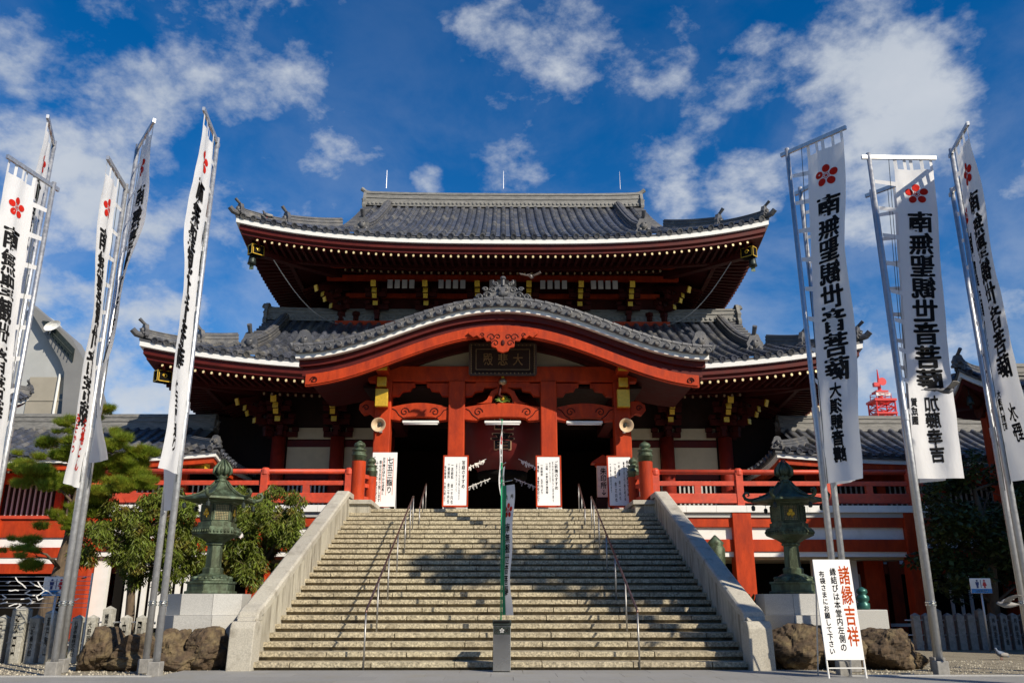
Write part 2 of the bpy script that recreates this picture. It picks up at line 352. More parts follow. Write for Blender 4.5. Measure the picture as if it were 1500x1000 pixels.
# ------------------------------------------------------------------ roofs
class Roof:
    """hipped-and-gabled tiled roof: eave rectangle hw x hd round (0, yc), profile z0+pa*d+pb*d^2"""
    def __init__(s, cx, yc, hw, hd, z0, pa, pb, gw, dg, dmax, lift, lr=5.0, cu=3.0):
        s.__dict__.update(locals())
    def p(s, d): return s.pa*d + s.pb*d*d
    def lz(s, u, d): return s.lift*abs(u)**s.cu*max(0, 1-d/s.lr)**2
    def front(s, x, d):
        return (s.cx+x, s.yc-s.hd+d, s.z0+s.p(d)+s.lz(min(1, abs(x)/max(s.hw-d, .1)), d))
    def side(s, y, d, sg):
        return (s.cx+sg*(s.hw-d), y, s.z0+s.p(d)+s.lz(min(1, abs(y-s.yc)/max(s.hd-d, .1)), d))
    def rib(s, mb, path, r):
        K = 6
        def ring(p, t, rr):
            a = norm(cross(t, (0,0,1))); w = cross(a, t)
            return [add(p, add(mul(a, rr*cos(pi*k/(K-1))), mul(w, rr*1.05*sin(pi*k/(K-1))))) for k in range(K)]
        for i in range(len(path)-1):
            t = norm(sub(path[i+1], path[i])); q = add(path[i+1], mul(t, .015)); jr = random.uniform(.97, 1.03)
            b = mb.pts(ring(path[i], t, r*1.07*jr)+ring(q, t, r*.94*jr))
            for k in range(K-1): mb.face(b+k, b+k+1, b+K+k+1, b+K+k)
            mb.face(*(b+k for k in range(K)))
        # round eave tile
        t = norm(sub(path[1], path[0])); a = norm(cross(t, (0,0,1))); w = cross(a, t); c = add(path[0], mul(w, .01))
        L0 = [add(c, add(mul(a, r*1.05*cos(2*pi*k/12)), mul(w, r*1.05*sin(2*pi*k/12)))) for k in range(12)]
        n = mb.pts([add(q, mul(t, .05)) for q in L0] + [add(q, mul(t, -.06)) for q in L0] + [add(c, add(mul(sub(q, c), .72), mul(t, -.06))) for q in L0] + [add(c, add(mul(sub(q, c), .66), mul(t, -.035))) for q in L0])
        for q in range(3):
            for k in range(12): mb.face(n+q*12+k, n+q*12+(k+1) % 12, n+q*12+12+(k+1) % 12, n+q*12+12+k)
        mb.face(*range(n+36, n+48))
    def tiles(s, sp, r=.125, step=.36, back=True):
        mb = MB()
        gx = lambda d: s.hw-d if d < s.dg else s.gw
        for fl in ((1, -1) if back else (1,)):
            def F(u, v, lo, hi):
                d = lo+(hi-lo)*v; x = (2*u-1)*(s.hw-d if hi <= s.dg+.01 else s.gw); q = s.front(x, d)
                return q if fl > 0 else (q[0], 2*s.yc-q[1], q[2])
            mb.grid(lambda u, v: F(u, v, 0, s.dg), 40, 8, fl < 0); mb.grid(lambda u, v: F(u, v, s.dg, s.dmax), 4, 14, fl < 0)
        for sg in (1, -1): mb.grid(lambda u, v: s.side(s.yc+(2*u-1)*(s.hd-s.dg*v), s.dg*v, sg), 40, 8, sg > 0)
        x = -int(s.hw/sp)*sp
        while x < s.hw:
            hi = s.dmax if abs(x) <= s.gw-.1 else s.hw-abs(x)
            n = max(2, int(hi/step))
            if hi > .3: s.rib(mb, [s.front(x, hi*i/n) for i in range(n+1)], r)
            x += sp
        y = s.yc-s.hd+sp
        while y < s.yc+s.hd-.2:
            hi = min(s.dg, s.hd-abs(y-s.yc))
            for sg in (1, -1):
                n = max(2, int(hi/step)); s.rib(mb, [s.side(y, hi*i/n, sg) for i in range(n+1)], r)
            y += sp
        return mb
    def loop(s, ins, dz, n=36):
        W, D = s.hw-ins, s.hd-ins; k = max(0, 1-ins/s.lr)**2; r = []
        for i in range(n): u = -1+2*i/n; r.append((s.cx+u*W, s.yc-D, s.z0+dz+s.lift*abs(u)**s.cu*k))
        for i in range(n): u = -1+2*i/n; r.append((s.cx+W, s.yc+u*D, s.z0+dz+s.lift*abs(u)**s.cu*k))
        for i in range(n): u = 1-2*i/n; r.append((s.cx+u*W, s.yc+D, s.z0+dz+s.lift*abs(u)**s.cu*k))
        for i in range(n): u = 1-2*i/n; r.append((s.cx-W, s.yc+u*D, s.z0+dz+s.lift*abs(u)**s.cu*k))
        return r
    def ring(s, *iz): return MB().strip([s.loop(i, z) for i, z in iz])
    def hip(s, sx, sy, d0, d1, n=14):
        r = []
        for i in range(n+1):
            d = d0+(d1-d0)*i/n; r.append((s.cx+sx*(s.hw-d), s.yc+sy*(s.hd-d), s.z0+s.p(d)+s.lz(1, d)))
        return r
def ridge_prof(w, h): return [(-w/2, -.12), (w/2, -.12), (w/2, .10), (w*.40, .11), (w*.40, h*.45), (w*.46, h*.46), (w*.46, h*.55), (w*.36, h*.56), (w*.36, h*.8), (w*.42, h*.82), (w*.42, h*.9), (w*.2, h*.95), (w*.2, h*1.08), (0, h*1.16)] + [(-w*.2, h*1.08), (-w*.2, h*.95), (-w*.42, h*.9), (-w*.42, h*.82), (-w*.36, h*.8), (-w*.36, h*.56), (-w*.46, h*.55), (-w*.46, h*.46), (-w*.40, h*.45), (-w*.40, .11), (-w/2, .10)]
def onigawara(mb, c, w, h, ang, knob=True):
    """ogre-tile plate facing along ang (radians, 0 = -y)"""
    f = len(mb.v)
    pol = [(-w*.62, 0), (w*.62, 0), (w*.66, h*.14), (w*.5, h*.3), (w*.56, h*.5), (w*.42, h*.66), (w*.30, h*.92), (w*.12, h), (-w*.12, h), (-w*.30, h*.92), (-w*.42, h*.66), (-w*.56, h*.5), (-w*.5, h*.3), (-w*.66, h*.14)]
    mb.prism([(p[0], p[1]) for p in pol], 'y', -.06, .10)
    mb.ell((0, -.08, h*.48), w*.24, .10, h*.22, 10, 6)
    for sg in (-1, 1): mb.ell((sg*w*.30, -.07, h*.24), w*.15, .07, h*.11, 8, 5); mb.ell((sg*w*.13, -.15, h*.58), w*.06, .05, h*.05, 6, 4)
    if knob: mb.tube([(0, .05, h*.9), (0, -.10, h*1.08), (0, -.26, h*1.30)], [w*.14, w*.15, w*.17], 10)
    mb.rot(ang, (0, 0), f)
    for i in range(f, len(mb.v)): mb.v[i] = add(mb.v[i], c)

temple = thing('temple_hall', 'large red temple main hall with two tiers of grey tiled roofs above the stone stairs', 'temple', (0, 36, 0))
T = temple
UP = Roof(0, 44, 11.85, 10, 16.66, .50, .0135, 7.9, 3.95, 10, 1.0)
LO = Roof(0, 44, 14.45, 12, 10.28, .45, .0194, 11.45, 3, 7, 1.05)

# ---- upper and lower roof
def roof_set(R, upper):
    sp = .46
    rf = R.tiles(sp).build('upper_roof' if upper else 'lower_roof', TILE, T, True)
    e = rf.modifiers.new('e', 'EDGE_SPLIT'); e.split_angle = radians(42)
    R.ring((.10, -.02), (.0, -.04), (.0, -.11), (.25, -.11)).build('eave_tile_edge', TILED, rf)
    R.ring((.03, -.11), (.03, -.32), (.45, -.32)).build('white_eave_board', WHITE, T)
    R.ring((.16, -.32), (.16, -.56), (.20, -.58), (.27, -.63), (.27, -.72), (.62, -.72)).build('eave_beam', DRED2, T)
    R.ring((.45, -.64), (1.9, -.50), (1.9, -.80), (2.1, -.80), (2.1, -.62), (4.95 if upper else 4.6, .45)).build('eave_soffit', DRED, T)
    # gable walls and, for the lower tier, the flat cap behind its ridge
    gb = MB()
    for sg in (1, -1):
        pr = [R.front(0, R.dg+(R.dmax-R.dg)*i/10) for i in range(11)]
        poly = [(p[1], p[2]-.1) for p in pr] + [(2*R.yc-p[1], p[2]-.1) for p in reversed(pr)]
        gb.prism(poly, 'x', sg*(R.gw-.5), sg*(R.gw-.7))
    if not upper: gb.box(-R.gw, R.gw, R.yc-R.hd+R.dmax, R.yc+R.hd-R.dmax, R.z0+R.p(R.dmax)-.5, R.z0+R.p(R.dmax)-.05)
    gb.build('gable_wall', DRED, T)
    # ridges
    zr = R.z0+R.p(R.dmax)
    yr = R.yc-R.hd+R.dmax
    h = .78 if upper else .55
    for yy in ((yr,) if upper else (yr, 2*R.yc-yr)):
        mb = MB(); n = 24
        mb.sweep([(-R.gw-.05+(2*R.gw+.1)*i/n, yy, zr+.10*(abs(2*i/n-1))**4) for i in range(n+1)], ridge_prof(.62, h))
        x = -R.gw+.2
        while x < R.gw-.1:
            for sg in (-1, 1): mb.lathe([(.075, -.05), (.085, 0), (.05, .03)], (0, 0, 0), 8)
            f = len(mb.v)-48
            for i in range(f, f+24): a = mb.v[i]; mb.v[i] = (x+a[0], yy-.33-a[2], zr+.08+a[1])
            for i in range(f+24, f+48): a = mb.v[i]; mb.v[i] = (x+a[0], yy+.33+a[2], zr+.08+a[1])
            x += .46/2
        for sg in (-1, 1):
            onigawara(mb, (sg*(R.gw+.08), yy, zr-.25), .85, 1.15, sg*pi/2, False)
            mb.tube([(sg*(R.gw-.5), yy, zr+h*1.05), (sg*(R.gw+.05), yy, zr+h*1.2), (sg*(R.gw+.3), yy, zr+h*1.45)], [.10, .12, .13], 8)
        mb.build('ridge', RIDGE, T)
    for sx in (1, -1):
        kx = (R.gw-1.3) if upper else R.gw-.85
        dd = 2.1 if upper else 1.75
        for sy in ((1, -1) if upper else (1,)):
            path = []
            for i in range(15):
                d = dd+(R.dmax-.25-dd)*i/14; q = R.front(kx*sx, d); path.append((q[0], q[1] if sy > 0 else 2*R.yc-q[1], q[2]+.03))
            mb = MB().sweep(path, ridge_prof(.50, .42)); q = path[0]
            onigawara(mb, (q[0], q[1]-.05*sy, q[2]-.15), .62, .85, 0 if sy > 0 else pi, True)
            mb.build('descending_ridge', TILED, T)
        # gable verge tiles
        mb = MB()
        for sy in (1, -1):
            for i in range(int((R.dmax-R.dg)/.36)):
                d = R.dg+.1+i*.36; q = R.front(0, d); y = q[1] if sy > 0 else 2*R.yc-q[1]
                mb.tube([(sx*(R.gw-.45), y, q[2]+.05), (sx*(R.gw+.10), y, q[2]+.03)], .10, 8)
        mb.build('gable_verge', TILED, T)
        for sy in (1, -1):
            mb = MB(); pth = R.hip(sx, -sy, R.dg-.1, 1.75); mb.sweep(pth, ridge_prof(.46, .46))
            q = pth[-1]; an = atan2(sx, sy)
            onigawara(mb, (q[0], q[1], q[2]-.05), .5, .70, an if sy > 0 else an, True)
            pth = R.hip(sx, -sy, 1.9, .12, 10); pth = [(p[0], p[1], p[2]+.10*(i/10)**2) for i, p in enumerate(pth)]
            mb.sweep(pth, ridge_prof(.40, .26)); q = pth[-1]
            onigawara(mb, (q[0], q[1], q[2]-.06), .42, .55, an, True)
            mb.tube([(q[0], q[1], q[2]-.02), (q[0]+sx*.22, q[1]-sy*.22, q[2]+.02), (q[0]+sx*.34, q[1]-sy*.34, q[2]+.16)], [.13, .13, .12], 10)
            mb.build('corner_ridge', TILED, T)
            # corner beam with gilt-framed black end
            cb = MB(); a = R.hip(sx, -sy, .55, .55, 1)[0]; zc = R.z0+R.lift*.62-1.02
            p0 = (sx*(R.hw-.62), R.yc-sy*(R.hd-.62), zc); p1 = (sx*(R.hw-5), R.yc-sy*(R.hd-5), R.z0-.2)
            ob = cb.beam(p0, p1, .34, .42).build('corner_beam', DRED, T)
            t = norm(sub(p0, p1)); pb = add(p0, mul(t, .0))
            MB().beam(add(p0, mul(t, -.55)), add(p0, mul(t, .03)), .39, .47).build('beam_end', BLACK, ob)
            gm = MB()
            s_ = norm(cross(t, (0, 0, 1))); w_ = cross(s_, t)
            for fr in (add(p0, mul(t, .045)),):
                for i, j, wx, hx in ((0, .21, .36, .035), (0, -.21, .36, .035), (.17, 0, .035, .42), (-.17, 0, .035, .42)):
                    cc = add(fr, add(mul(s_, i), mul(w_, j))); gm.beam(add(cc, mul(t, -.01)), add(cc, mul(t, .012)), wx, hx)
            for sd in (1, -1):
                fr = add(add(p0, mul(t, -.27)), mul(s_, sd*.205))
                for i, j, wx, hx in ((0, .21, .55, .03), (0, -.21, .55, .03), (.26, 0, .03, .42), (-.26, 0, .03, .42)):
                    cc = add(fr, add(mul(t, i), mul(w_, j))); n = gm.pts([add(cc, add(mul(t, a*wx/2), mul(w_, b*hx/2))) for a, b in ((-1,-1),(1,-1),(1,1),(-1,1))]); gm.face(n, n+1, n+2, n+3)
                cc = add(fr, mul(t, .02)); gm.tube([add(cc, add(mul(t, .10*cos(k*.7)*(1-k*.06)), mul(w_, .10*sin(k*.7)*(1-k*.06)))) for k in range(11)], .022, 5)
            gm.build('gilt_frame', GOLD, ob)
    return rf
roof_set(UP, True); roof_set(LO, False)
for x in (-6.8, 0, 6.8):
    MB().tube([(x, 44, 24.2), (x, 44, 25.35)], [.018, .008], 6).build('lightning_rod', GALV, T)

# ---- rafters: two tiers; the largest in the picture are single parts, the rest one part
rest = MB()
def rafter(p, q, single, dull=False):
    mb = MB() if single else rest
    mb.cur = 0; mb.beam(p, q, .11, .14); t = norm(sub(p, q))
    mb.cur = 2 if dull else 1; s_ = norm(cross(t, (0,0,1))); w_ = cross(s_, t); c = add(p, mul(t, .012))
    n = mb.pts([add(c, add(mul(s_, .048*cos(k*pi/5)), mul(w_, .058*sin(k*pi/5)))) for k in range(10)]); mb.face(*range(n, n+10))
    if single: mb.build('rafter', [DRED, TIP], T)
cnt = 0
for R in (LO, UP):
    n = int((R.hw-.9)/.33)
    for i in range(-n, n+1):
        x = i*.33+.165*0
        for tier in (0, 1):
            a, b_, za, zb = ((.33, 1.9, -.82, -.58), (2.02, 4.5, -.93, .06))[tier]
            u = x/(R.hw-a); ku = R.lift*min(1, abs(u))**R.cu
            k1, k2 = max(0, 1-a/R.lr)**2, max(0, 1-b_/R.lr)**2
            if abs(x) > R.hw-b_-.0 and tier == 1: continue
            kara = R is LO and abs(x) < 6.9
            single = tier == 0 and not kara and cnt < 100 and (R is UP or abs(x) > 8.2)
            cnt += single
            bb = min(b_, max(a+.3, R.hw-abs(x)))
            y0 = R.yc-R.hd
            if R is LO and kara and tier == 0: continue
            rafter((x, y0+a, R.z0+za+ku*k1), (x, y0+bb, R.z0+zb+ku*k2), single, tier == 1)
    n = int((R.hd-.9)/.33)
    for i in range(-n, n+1):
        y = R.yc+i*.33
        for sg in (1, -1):
            for a, b_, za, zb in ((.33, 1.9, -.82, -.58), (2.02, 4.5, -.93, .06)):
                ku = R.lift*min(1, abs(y-R.yc)/(R.hd-a))**R.cu; k1, k2 = max(0, 1-a/R.lr)**2, max(0, 1-b_/R.lr)**2
                if abs(y-R.yc) > R.hd-b_ and a > 1: continue
                bb = min(b_, max(a+.3, R.hd-abs(y-R.yc)))
                rafter((sg*(R.hw-a), y, R.z0+za+ku*k1), (sg*(R.hw-bb), y, R.z0+zb+ku*k2), False, a > 1)
struct(rest.build('rafters', [DRED, TIP, TIPD], T), 'stuff')

# ---- upper storey
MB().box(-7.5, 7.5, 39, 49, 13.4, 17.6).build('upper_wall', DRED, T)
mb = MB()
for z, h, pr in ((14.02, .22, .5), (14.62, .2, .12), (15.55, .24, .14), (16.75, .3, .2)): mb.box(-7.6-pr, 7.6+pr, 39-pr, 39.1, z, z+h)
mb.box(-9.2, 9.2, 37.25, 37.5, 16.55, 16.9); mb.box(-8.5, 8.5, 37.85, 38.05, 16.1, 16.35)
mb.build('wall_beam', RED, T)
MB().box(-7.9, 7.9, 38.45, 38.9, 13.62, 13.98).build('white_sill', WHITE, T)
wp = MB()
for x in (-4.9, -2.45, 0, 2.45, 4.9): wp.prism([(x-.85, 14.26), (x+.85, 14.26), (x+.62, 14.62), (x-.62, 14.62)], 'y', 38.86, 38.92)
wp.build('wall_panel', WHITE, T)
for x in (-4.9, -2.45, 0, 2.45, 4.9):
    w = MB()
    for k in range(4): w.box(x-.66+k*.35, x-.66+k*.35+.24, 37.82, 37.88, 15.68, 16.1)
    w.build('white_slat_panel', WHITE, T)
def bracket(caps=True):
    b = MB()
    for k in range(3):
        z = .38*k*1.25; y = -.5-.5*k
        b.box(-.10, .10, y-.12, .05, z, z+.26); b.box(-.62+.06*k, .62-.06*k, -.10-.5*k, .08-.5*k, z+.02, z+.24)
        for x in (-.52+.06*k, 0, .52-.06*k): b.box(x-.13, x+.13, -.14-.5*k, .12-.5*k, z+.27, z+.44)
        b.box(-.14, .14, y-.14, y+.12, z+.27, z+.44)
    b.beam((0, .2, 1.9), (0, -2.0, 1.28), .20, .26); b.beam((0, .2, 1.3), (0, -1.5, .86), .18, .22)
    c = []
    for k in (1, 2): c.append(MB().box(-.115, .115, -.655-.5*k, -.62-.5*k, .475*k+.02, .475*k+.24))
    t = norm((0, -2.2, -.62)); c.append(MB().beam((0, -1.98, 1.287), (0, -2.03, 1.272), .24, .30)); c.append(MB().beam((0, -1.48, .867), (0, -1.53, .852), .21, .25))
    return b, c
br = None
for x, y, z, rz in [(s*v, 38.95, 14.3, 0) for v in (1.22, 3.68, 6.1) for s in (1, -1)] + [(s*7.5, 39.05, 14.3, s*pi/4) for s in (1, -1)] + [(s*7.5, 41.4+2.5*k, 14.3, s*pi/2) for s in (1, -1) for k in (0, 1, 2)] + [(s*v, 36.4, 8.15, 0) for v in (9.6, 7.2, 4.9) for s in (1, -1)] + [(s*9.9, 36.5, 8.15, s*pi/4) for s in (1, -1)]:
    if br is None:
        b, c = bracket(); br = b.build('bracket', DRED, None); [q_.build('gilt_cap', GOLD, br) for q_ in c]; br.parent = T; q = br
    else: q = dup(br, parent=T)
    q.location = sub((x, y, z), T.location); q.rotation_euler = (0, 0, rz)

# ---- lower storey
lw = MB()   # hall walls round an open dark interior
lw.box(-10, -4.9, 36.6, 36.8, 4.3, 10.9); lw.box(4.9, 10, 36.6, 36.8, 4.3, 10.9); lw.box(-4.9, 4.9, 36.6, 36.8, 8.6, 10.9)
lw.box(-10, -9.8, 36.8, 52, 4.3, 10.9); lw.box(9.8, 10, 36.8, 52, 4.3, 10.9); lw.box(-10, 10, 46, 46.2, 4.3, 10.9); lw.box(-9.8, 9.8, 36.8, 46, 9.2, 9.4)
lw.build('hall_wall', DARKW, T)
for x0, x1 in ((-9.4, -7.5), (-6.9, -5.2), (5.2, 6.9), (7.5, 9.4)):
    MB().box(x0, x1, 36.52, 36.6, 6.7, 7.75).build('white_wall_panel', CREAM, T)
    MB().box(x0, x1, 36.52, 36.6, 8.1, 8.6).build('white_wall_panel', CREAM, T)
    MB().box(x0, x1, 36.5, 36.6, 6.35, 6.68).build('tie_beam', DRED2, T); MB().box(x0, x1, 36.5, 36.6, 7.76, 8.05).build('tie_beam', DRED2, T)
    w = MB(); w.cur = 0
    for k in range(9): w.box(x0+.15+k*.19, x0+.15+k*.19+.07, 36.5, 36.56, 4.5, 6.3)
    w.build('lattice_window', GRANP, T)
for a, b in ((-13.6, -10.02), (10.02, 13.6)): MB().box(a, b, 38.2, 43, 4.2, 9.4).build('gap_fill_box', DARKW, T)  # dark boxes added to close the gap between hall and wing
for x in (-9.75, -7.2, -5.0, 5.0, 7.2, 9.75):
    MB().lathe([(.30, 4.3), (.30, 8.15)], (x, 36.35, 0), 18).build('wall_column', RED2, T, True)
MB().box(-14, 14, 28.05, 52, 3.95, 4.20).build('deck_slab', GRANP, T)
# white deck edge built of butted blocks
for a in (-14.05, 5.05):
    mb = MB()
    for k in range(9): mb.box(a+k+.004, a+k+.996, 27.95, 28.06, 4.11, 4.33)
    mb.build('deck_edge', WHITE, T)
for a, b in ((-13.9, -5.4), (5.4, 13.9)):
    for z0, z1 in ((3.64, 4.10), (2.86, 3.25)): MB().box(a, b, 28.1, 28.4, z0, z1).build('podium_beam', RED, T, bevel=.015)
    MB().box(a, b, 28.2, 28.35, 3.25, 3.64).build('podium_panel', WHITE, T); MB().box(a, b, 28.15, 28.35, 2.70, 2.86).build('podium_panel', WHITE, T)
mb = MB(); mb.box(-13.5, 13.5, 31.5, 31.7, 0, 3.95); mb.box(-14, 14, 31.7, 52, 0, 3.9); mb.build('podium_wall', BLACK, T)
for s in (1, -1):
    for x in (7.87, 13.55):
        c = MB().box(s*x-.31, s*x+.31, 27.98, 28.5, .12, 4.10).build('podium_column', RED, T, bevel=.02)
        MB().box(s*x-.38, s*x+.38, 27.92, 28.56, 0, .12).build('column_base', GRANP, c)
    mb = MB().box(s*11.6-1.2, s*11.6+.3 if s > 0 else s*11.6+1.2, 29.0, 29.2, 0, 2.7); mb.build('podium_side_wall', WHITE, T)
    MB().box(s*12.55-.33, s*12.55+.33, 29.2, 29.8, 0, 2.72).build('inner_column', RED, T)
    MB().box(s*9.5-3.9, s*9.5+3.9, 28.4, 31.5, 2.62, 2.70).build('podium_ceiling', CREAM, T)
# slatted white window in the left podium bay
sw = MB().box(-12.6, -10.2, 28.55, 28.65, .35, 2.55).build('slatted_window', BLACK, T)
for k in range(8): MB().box(-12.2+k*.27, -12.2+k*.27+.14, 28.42, 28.53, .5, 2.5).build('window_bar', WHITE, sw)
MB().box(-13.2, -12.75, 28.3, 28.5, .2, 2.68).build('window_frame', WHITE, T)

# ---- balcony railings (vermilion) with bronze-capped posts
def railing(x0, x1, posts, y=28.2):
    rl = MB().tube([(x0, y, 5.46), (x1, y, 5.46)], .085, 10).build('top_rail', CAPR, T, True)
    MB().box(x0, x1, y-.06, y+.06, 5.0, 5.15).build('middle_rail', CAPR, T, bevel=.012)
    mb = MB().box(x0, x1, y-.10, y+.10, 4.42, 4.74); mb.build('bottom_rail', CAPR, T, bevel=.015)
    for p in posts:
        mb = MB().box(p-.12, p+.12, y-.125, y+.125, 4.34, 5.42); mb.lathe([(.10, 5.3), (.16, 5.36), (.16, 5.5), (.10, 5.58)], (p, y, 0), 12); mb.build('rail_post', CAPR, T, bevel=.012)
    for a, b in zip(posts, posts[1:]):
        MB().box((a+b)/2-.11, (a+b)/2+.11, y-.07, y+.07, 4.74, 5.0).build('rail_strut', CAPR, T)
railing(-14.1, -5.05, (-13.7, -10.85, -7.92, -5.12)); railing(5.05, 14.1, (5.12, 7.92, 10.85, 13.7))
def giboshi(x, y, z0, z1, r):
    p = MB().lathe([(r, z0), (r, z1-.55)], (x, y, 0), 20).build('newel_post', RED, T, True)
    p.modifiers.new('e', 'EDGE_SPLIT')
    k = r/.2
    MB().lathe([(.205*k, z1-.56), (.205*k, z1-.40), (.225*k, z1-.39), (.225*k, z1-.34), (.19*k, z1-.33), (.19*k, z1-.22), (.215*k, z1-.21), (.215*k, z1-.17), (.15*k, z1-.15), (.10*k, z1-.12), (.15*k, z1-.08), (.17*k, z1-.02), (.14*k, z1+.05), (.07*k, z1+.10), (.02*k, z1+.14)], (x, y, 0), 18).build('post_cap', BRONZE, p, True)
for s in (1, -1):
    giboshi(s*4.82, 28.2, 4.42, 6.36, .235); giboshi(s*4.52, 29.0, 4.3, 5.95, .19)
    for z in (4.62, 5.05, 5.35): MB().beam((s*4.82, 28.2, z), (s*4.52, 29.0, z), .09, .13).build('return_rail', CAPR, T)

# ---- curved-gable entrance porch
KY = 28.15
def kz(x):
    s = min(1, abs(x)/7.19); return 9.50+1.74*.5*(1+cos(pi*s**1.04))
def kback(x):
    z = kz(x)-.1
    d = 0
    while d < 5 and LO.z0+LO.p(d) < z: d += .05
    return LO.yc-LO.hd+d+.6
XS = [-7.19+14.38*i/72 for i in range(73)]
mb = MB()
mb.grid(lambda u, v: (-7.3+14.6*u, KY-.15+(kback(-7.3+14.6*u)-KY+.15)*v, kz(-7.19+14.38*u)+.18), 72, 6)
x = 0
for j in range(14):
    yy = KY+.30+j*.42
    pts = [(xx, yy, kz(xx)+.18) for xx in XS[::2] if yy < kback(xx)]
    half = [p for p in pts if p[0] <= 0]; Roof.rib(LO, mb, half, .09) if len(half) > 3 else 0
    half = [p for p in pts if p[0] >= 0][::-1]; Roof.rib(LO, mb, half, .09) if len(half) > 3 else 0
mb.build('porch_roof', TILE, T, True).modifiers.new('e', 'EDGE_SPLIT')
# verge of the porch roof: rolls of tile with round ends along the curve
mb = MB(); mb.sweep([(x, KY-.02, kz(x)) for x in XS], [(-.20, .02), (.20, .02), (.20, .22), (.10, .30), (-.10, .30), (-.20, .22)], (0, 0, 1))
s_ = -7.1; k = 0
while s_ < 7.15:
    z = kz(s_); sl_ = (kz(s_+.05)-kz(s_-.05))/.1
    f = len(mb.v); mb.lathe([(.085, -.02), (.10, 0), (.10, .10), (.07, .11), (.06, .09)], (0, 0, 0), 10)
    for i in range(f, len(mb.v)): a = mb.v[i]; mb.v[i] = (s_+a[0], KY-.22-a[2], z+.13+a[1])
    ln = .17/sqrt(1+sl_**2); mb.tube([(s_-ln, KY-.1, z-ln*sl_+.30), (s_+ln, KY-.1, z+ln*sl_+.30)], [.115, .09], 8)
    s_ += .36/sqrt(1+sl_**2)
mb.build('porch_verge', TILED, T)
def curved(name, y0, y1, top, bot, mat, x0=-7.19, x1=7.19, par=None):
    n = 64; m = MB(); b = []
    for i in range(n+1):
        x = x0+(x1-x0)*i/n; t = top(x); q = bot(x)
        b.append([(x, y0, t), (x, y1, t), (x, y1, q), (x, y0, q)])
    m.strip(b); m.face(0, 1, 2, 3); k = len(m.v)-4; m.face(k+3, k+2, k+1, k); return m.build(name, mat, par or T)
curved('white_verge_board', KY-.10, KY+.25, lambda x: kz(x)+.05, lambda x: kz(x)-.15, WHITE)
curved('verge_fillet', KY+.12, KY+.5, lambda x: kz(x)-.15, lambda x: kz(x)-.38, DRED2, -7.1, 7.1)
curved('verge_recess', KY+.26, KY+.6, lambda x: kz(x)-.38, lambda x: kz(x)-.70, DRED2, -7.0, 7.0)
curved('bargeboard', KY+.16, KY+.32, lambda x: kz(x)-.58-.012*abs(x), lambda x: kz(x)-.97-.018*abs(x), RED, -6.85, 6.85)
curved('bargeboard_moulding', KY+.12, KY+.16, lambda x: kz(x)-.88-.018*abs(x), lambda x: kz(x)-.92-.018*abs(x), RED, -6.8, 6.8)
curved('porch_soffit', KY+.27, 33.0, lambda x: kz(x)-.64, lambda x: kz(x)-.74, DRED, -6.9, 6.9)
for s in (1, -1):
    mb = MB(); mb.tube([(s*(6.55+.13*cos(k*.6)*(1-k*.05)), KY+.14, kz(6.5)-.90+.13*sin(k*.6)*(1-k*.05)) for k in range(15)], .02, 5)
    mb.build('scroll_carving', DRED, T)
# carved pendant under the gable peak
pd = MB()
outl = [(-1.22, .02), (-1.05, -.12), (-.92, -.05), (-.80, -.16), (-.68, -.10), (-.58, -.26), (-.42, -.24), (-.40, -.46), (-.24, -.50), (-.18, -.62), (0, -.68)]
outl = outl + [(-x, z) for x, z in outl[-2::-1]]
ztop = kz(0)-.95
pd.prism([(x, ztop+z) for x, z in outl] + [(1.22, ztop+.10), (-1.22, ztop+.10)], 'y', KY+.02, KY+.14)
pnd = pd.build('gable_pendant', RED, T, bevel=.015)
for s in (1, -1):
    for cx_, cz_, r in ((.40, -.12, .15), (.18, -.10, .11), (.26, -.33, .13), (.72, -.03, .08)):
        MB().tube([(s*(cx_+r*cos(k*.62)*(1-k*.07)), KY+.015, ztop+cz_+r*sin(k*.62)*(1-k*.07)) for k in range(12)], .017, 5).build('scroll_carving', DRED, pnd)
MB().ell((0, KY+.01, ztop-.32), .07, .03, .11, 10, 6).build('heart_carving', DRED, pnd)
# porch columns, beams and brackets
PC = (-4.36, -1.68, 1.68, 4.36)
for x in PC:
    c = MB().box(x-.295, x+.295, 29.92, 30.5, 4.45, 9.05).build('porch_column', RED, T, bevel=.03)
    MB().box(x-.42, x+.42, 29.8, 30.62, 4.2, 4.45).build('column_plinth', GRANP, c, bevel=.02)
MB().box(-4.95, 4.95, 29.98, 30.44, 9.05, 9.62).build('porch_beam', RED, T, bevel=.02)
def carved_beam(x0, x1):
    w = x1-x0; pts = [(x0, 7.62), (x0+w*.16, 7.58), (x0+w*.2, 7.68)] + [(x0+w*(.2+.6*i/8), 7.70+.03*sin(pi*i/8)) for i in range(1, 8)] + [(x1-w*.2, 7.68), (x1-w*.16, 7.58), (x1, 7.62), (x1, 8.08)] + [(x1-w*.5*i/6, 8.08+.16*sin(pi/2*i/6)) for i in range(1, 7)] + [(x0+w*.5-w*.5*i/6, 8.08+.16*cos(pi/2*i/6)) for i in range(1, 7)]
    o = MB().prism(pts, 'y', 30.02, 30.40).build('carved_beam', RED, T, bevel=.012)
    for s in (0, 1):
        f = lambda q: (x0+q if s == 0 else x1-q)
        MB().tube([(f(.50+.17*cos(k*.55)*(1-k*.055)), 30.015, 7.90+.17*sin(k*.55)*(1-k*.055)) for k in range(16)] , .02, 5).build('scroll_carving', DRED, o)
        MB().tube([(f(.04), 30.015, 8.02), (f(.18), 30.012, 7.95), (f(.30), 30.012, 7.78), (f(.50), 30.015, 7.64)], .018, 5).build('scroll_carving', DRED, o)
for a, b in zip(PC, PC[1:]): carved_beam(a+.29, b-.29)
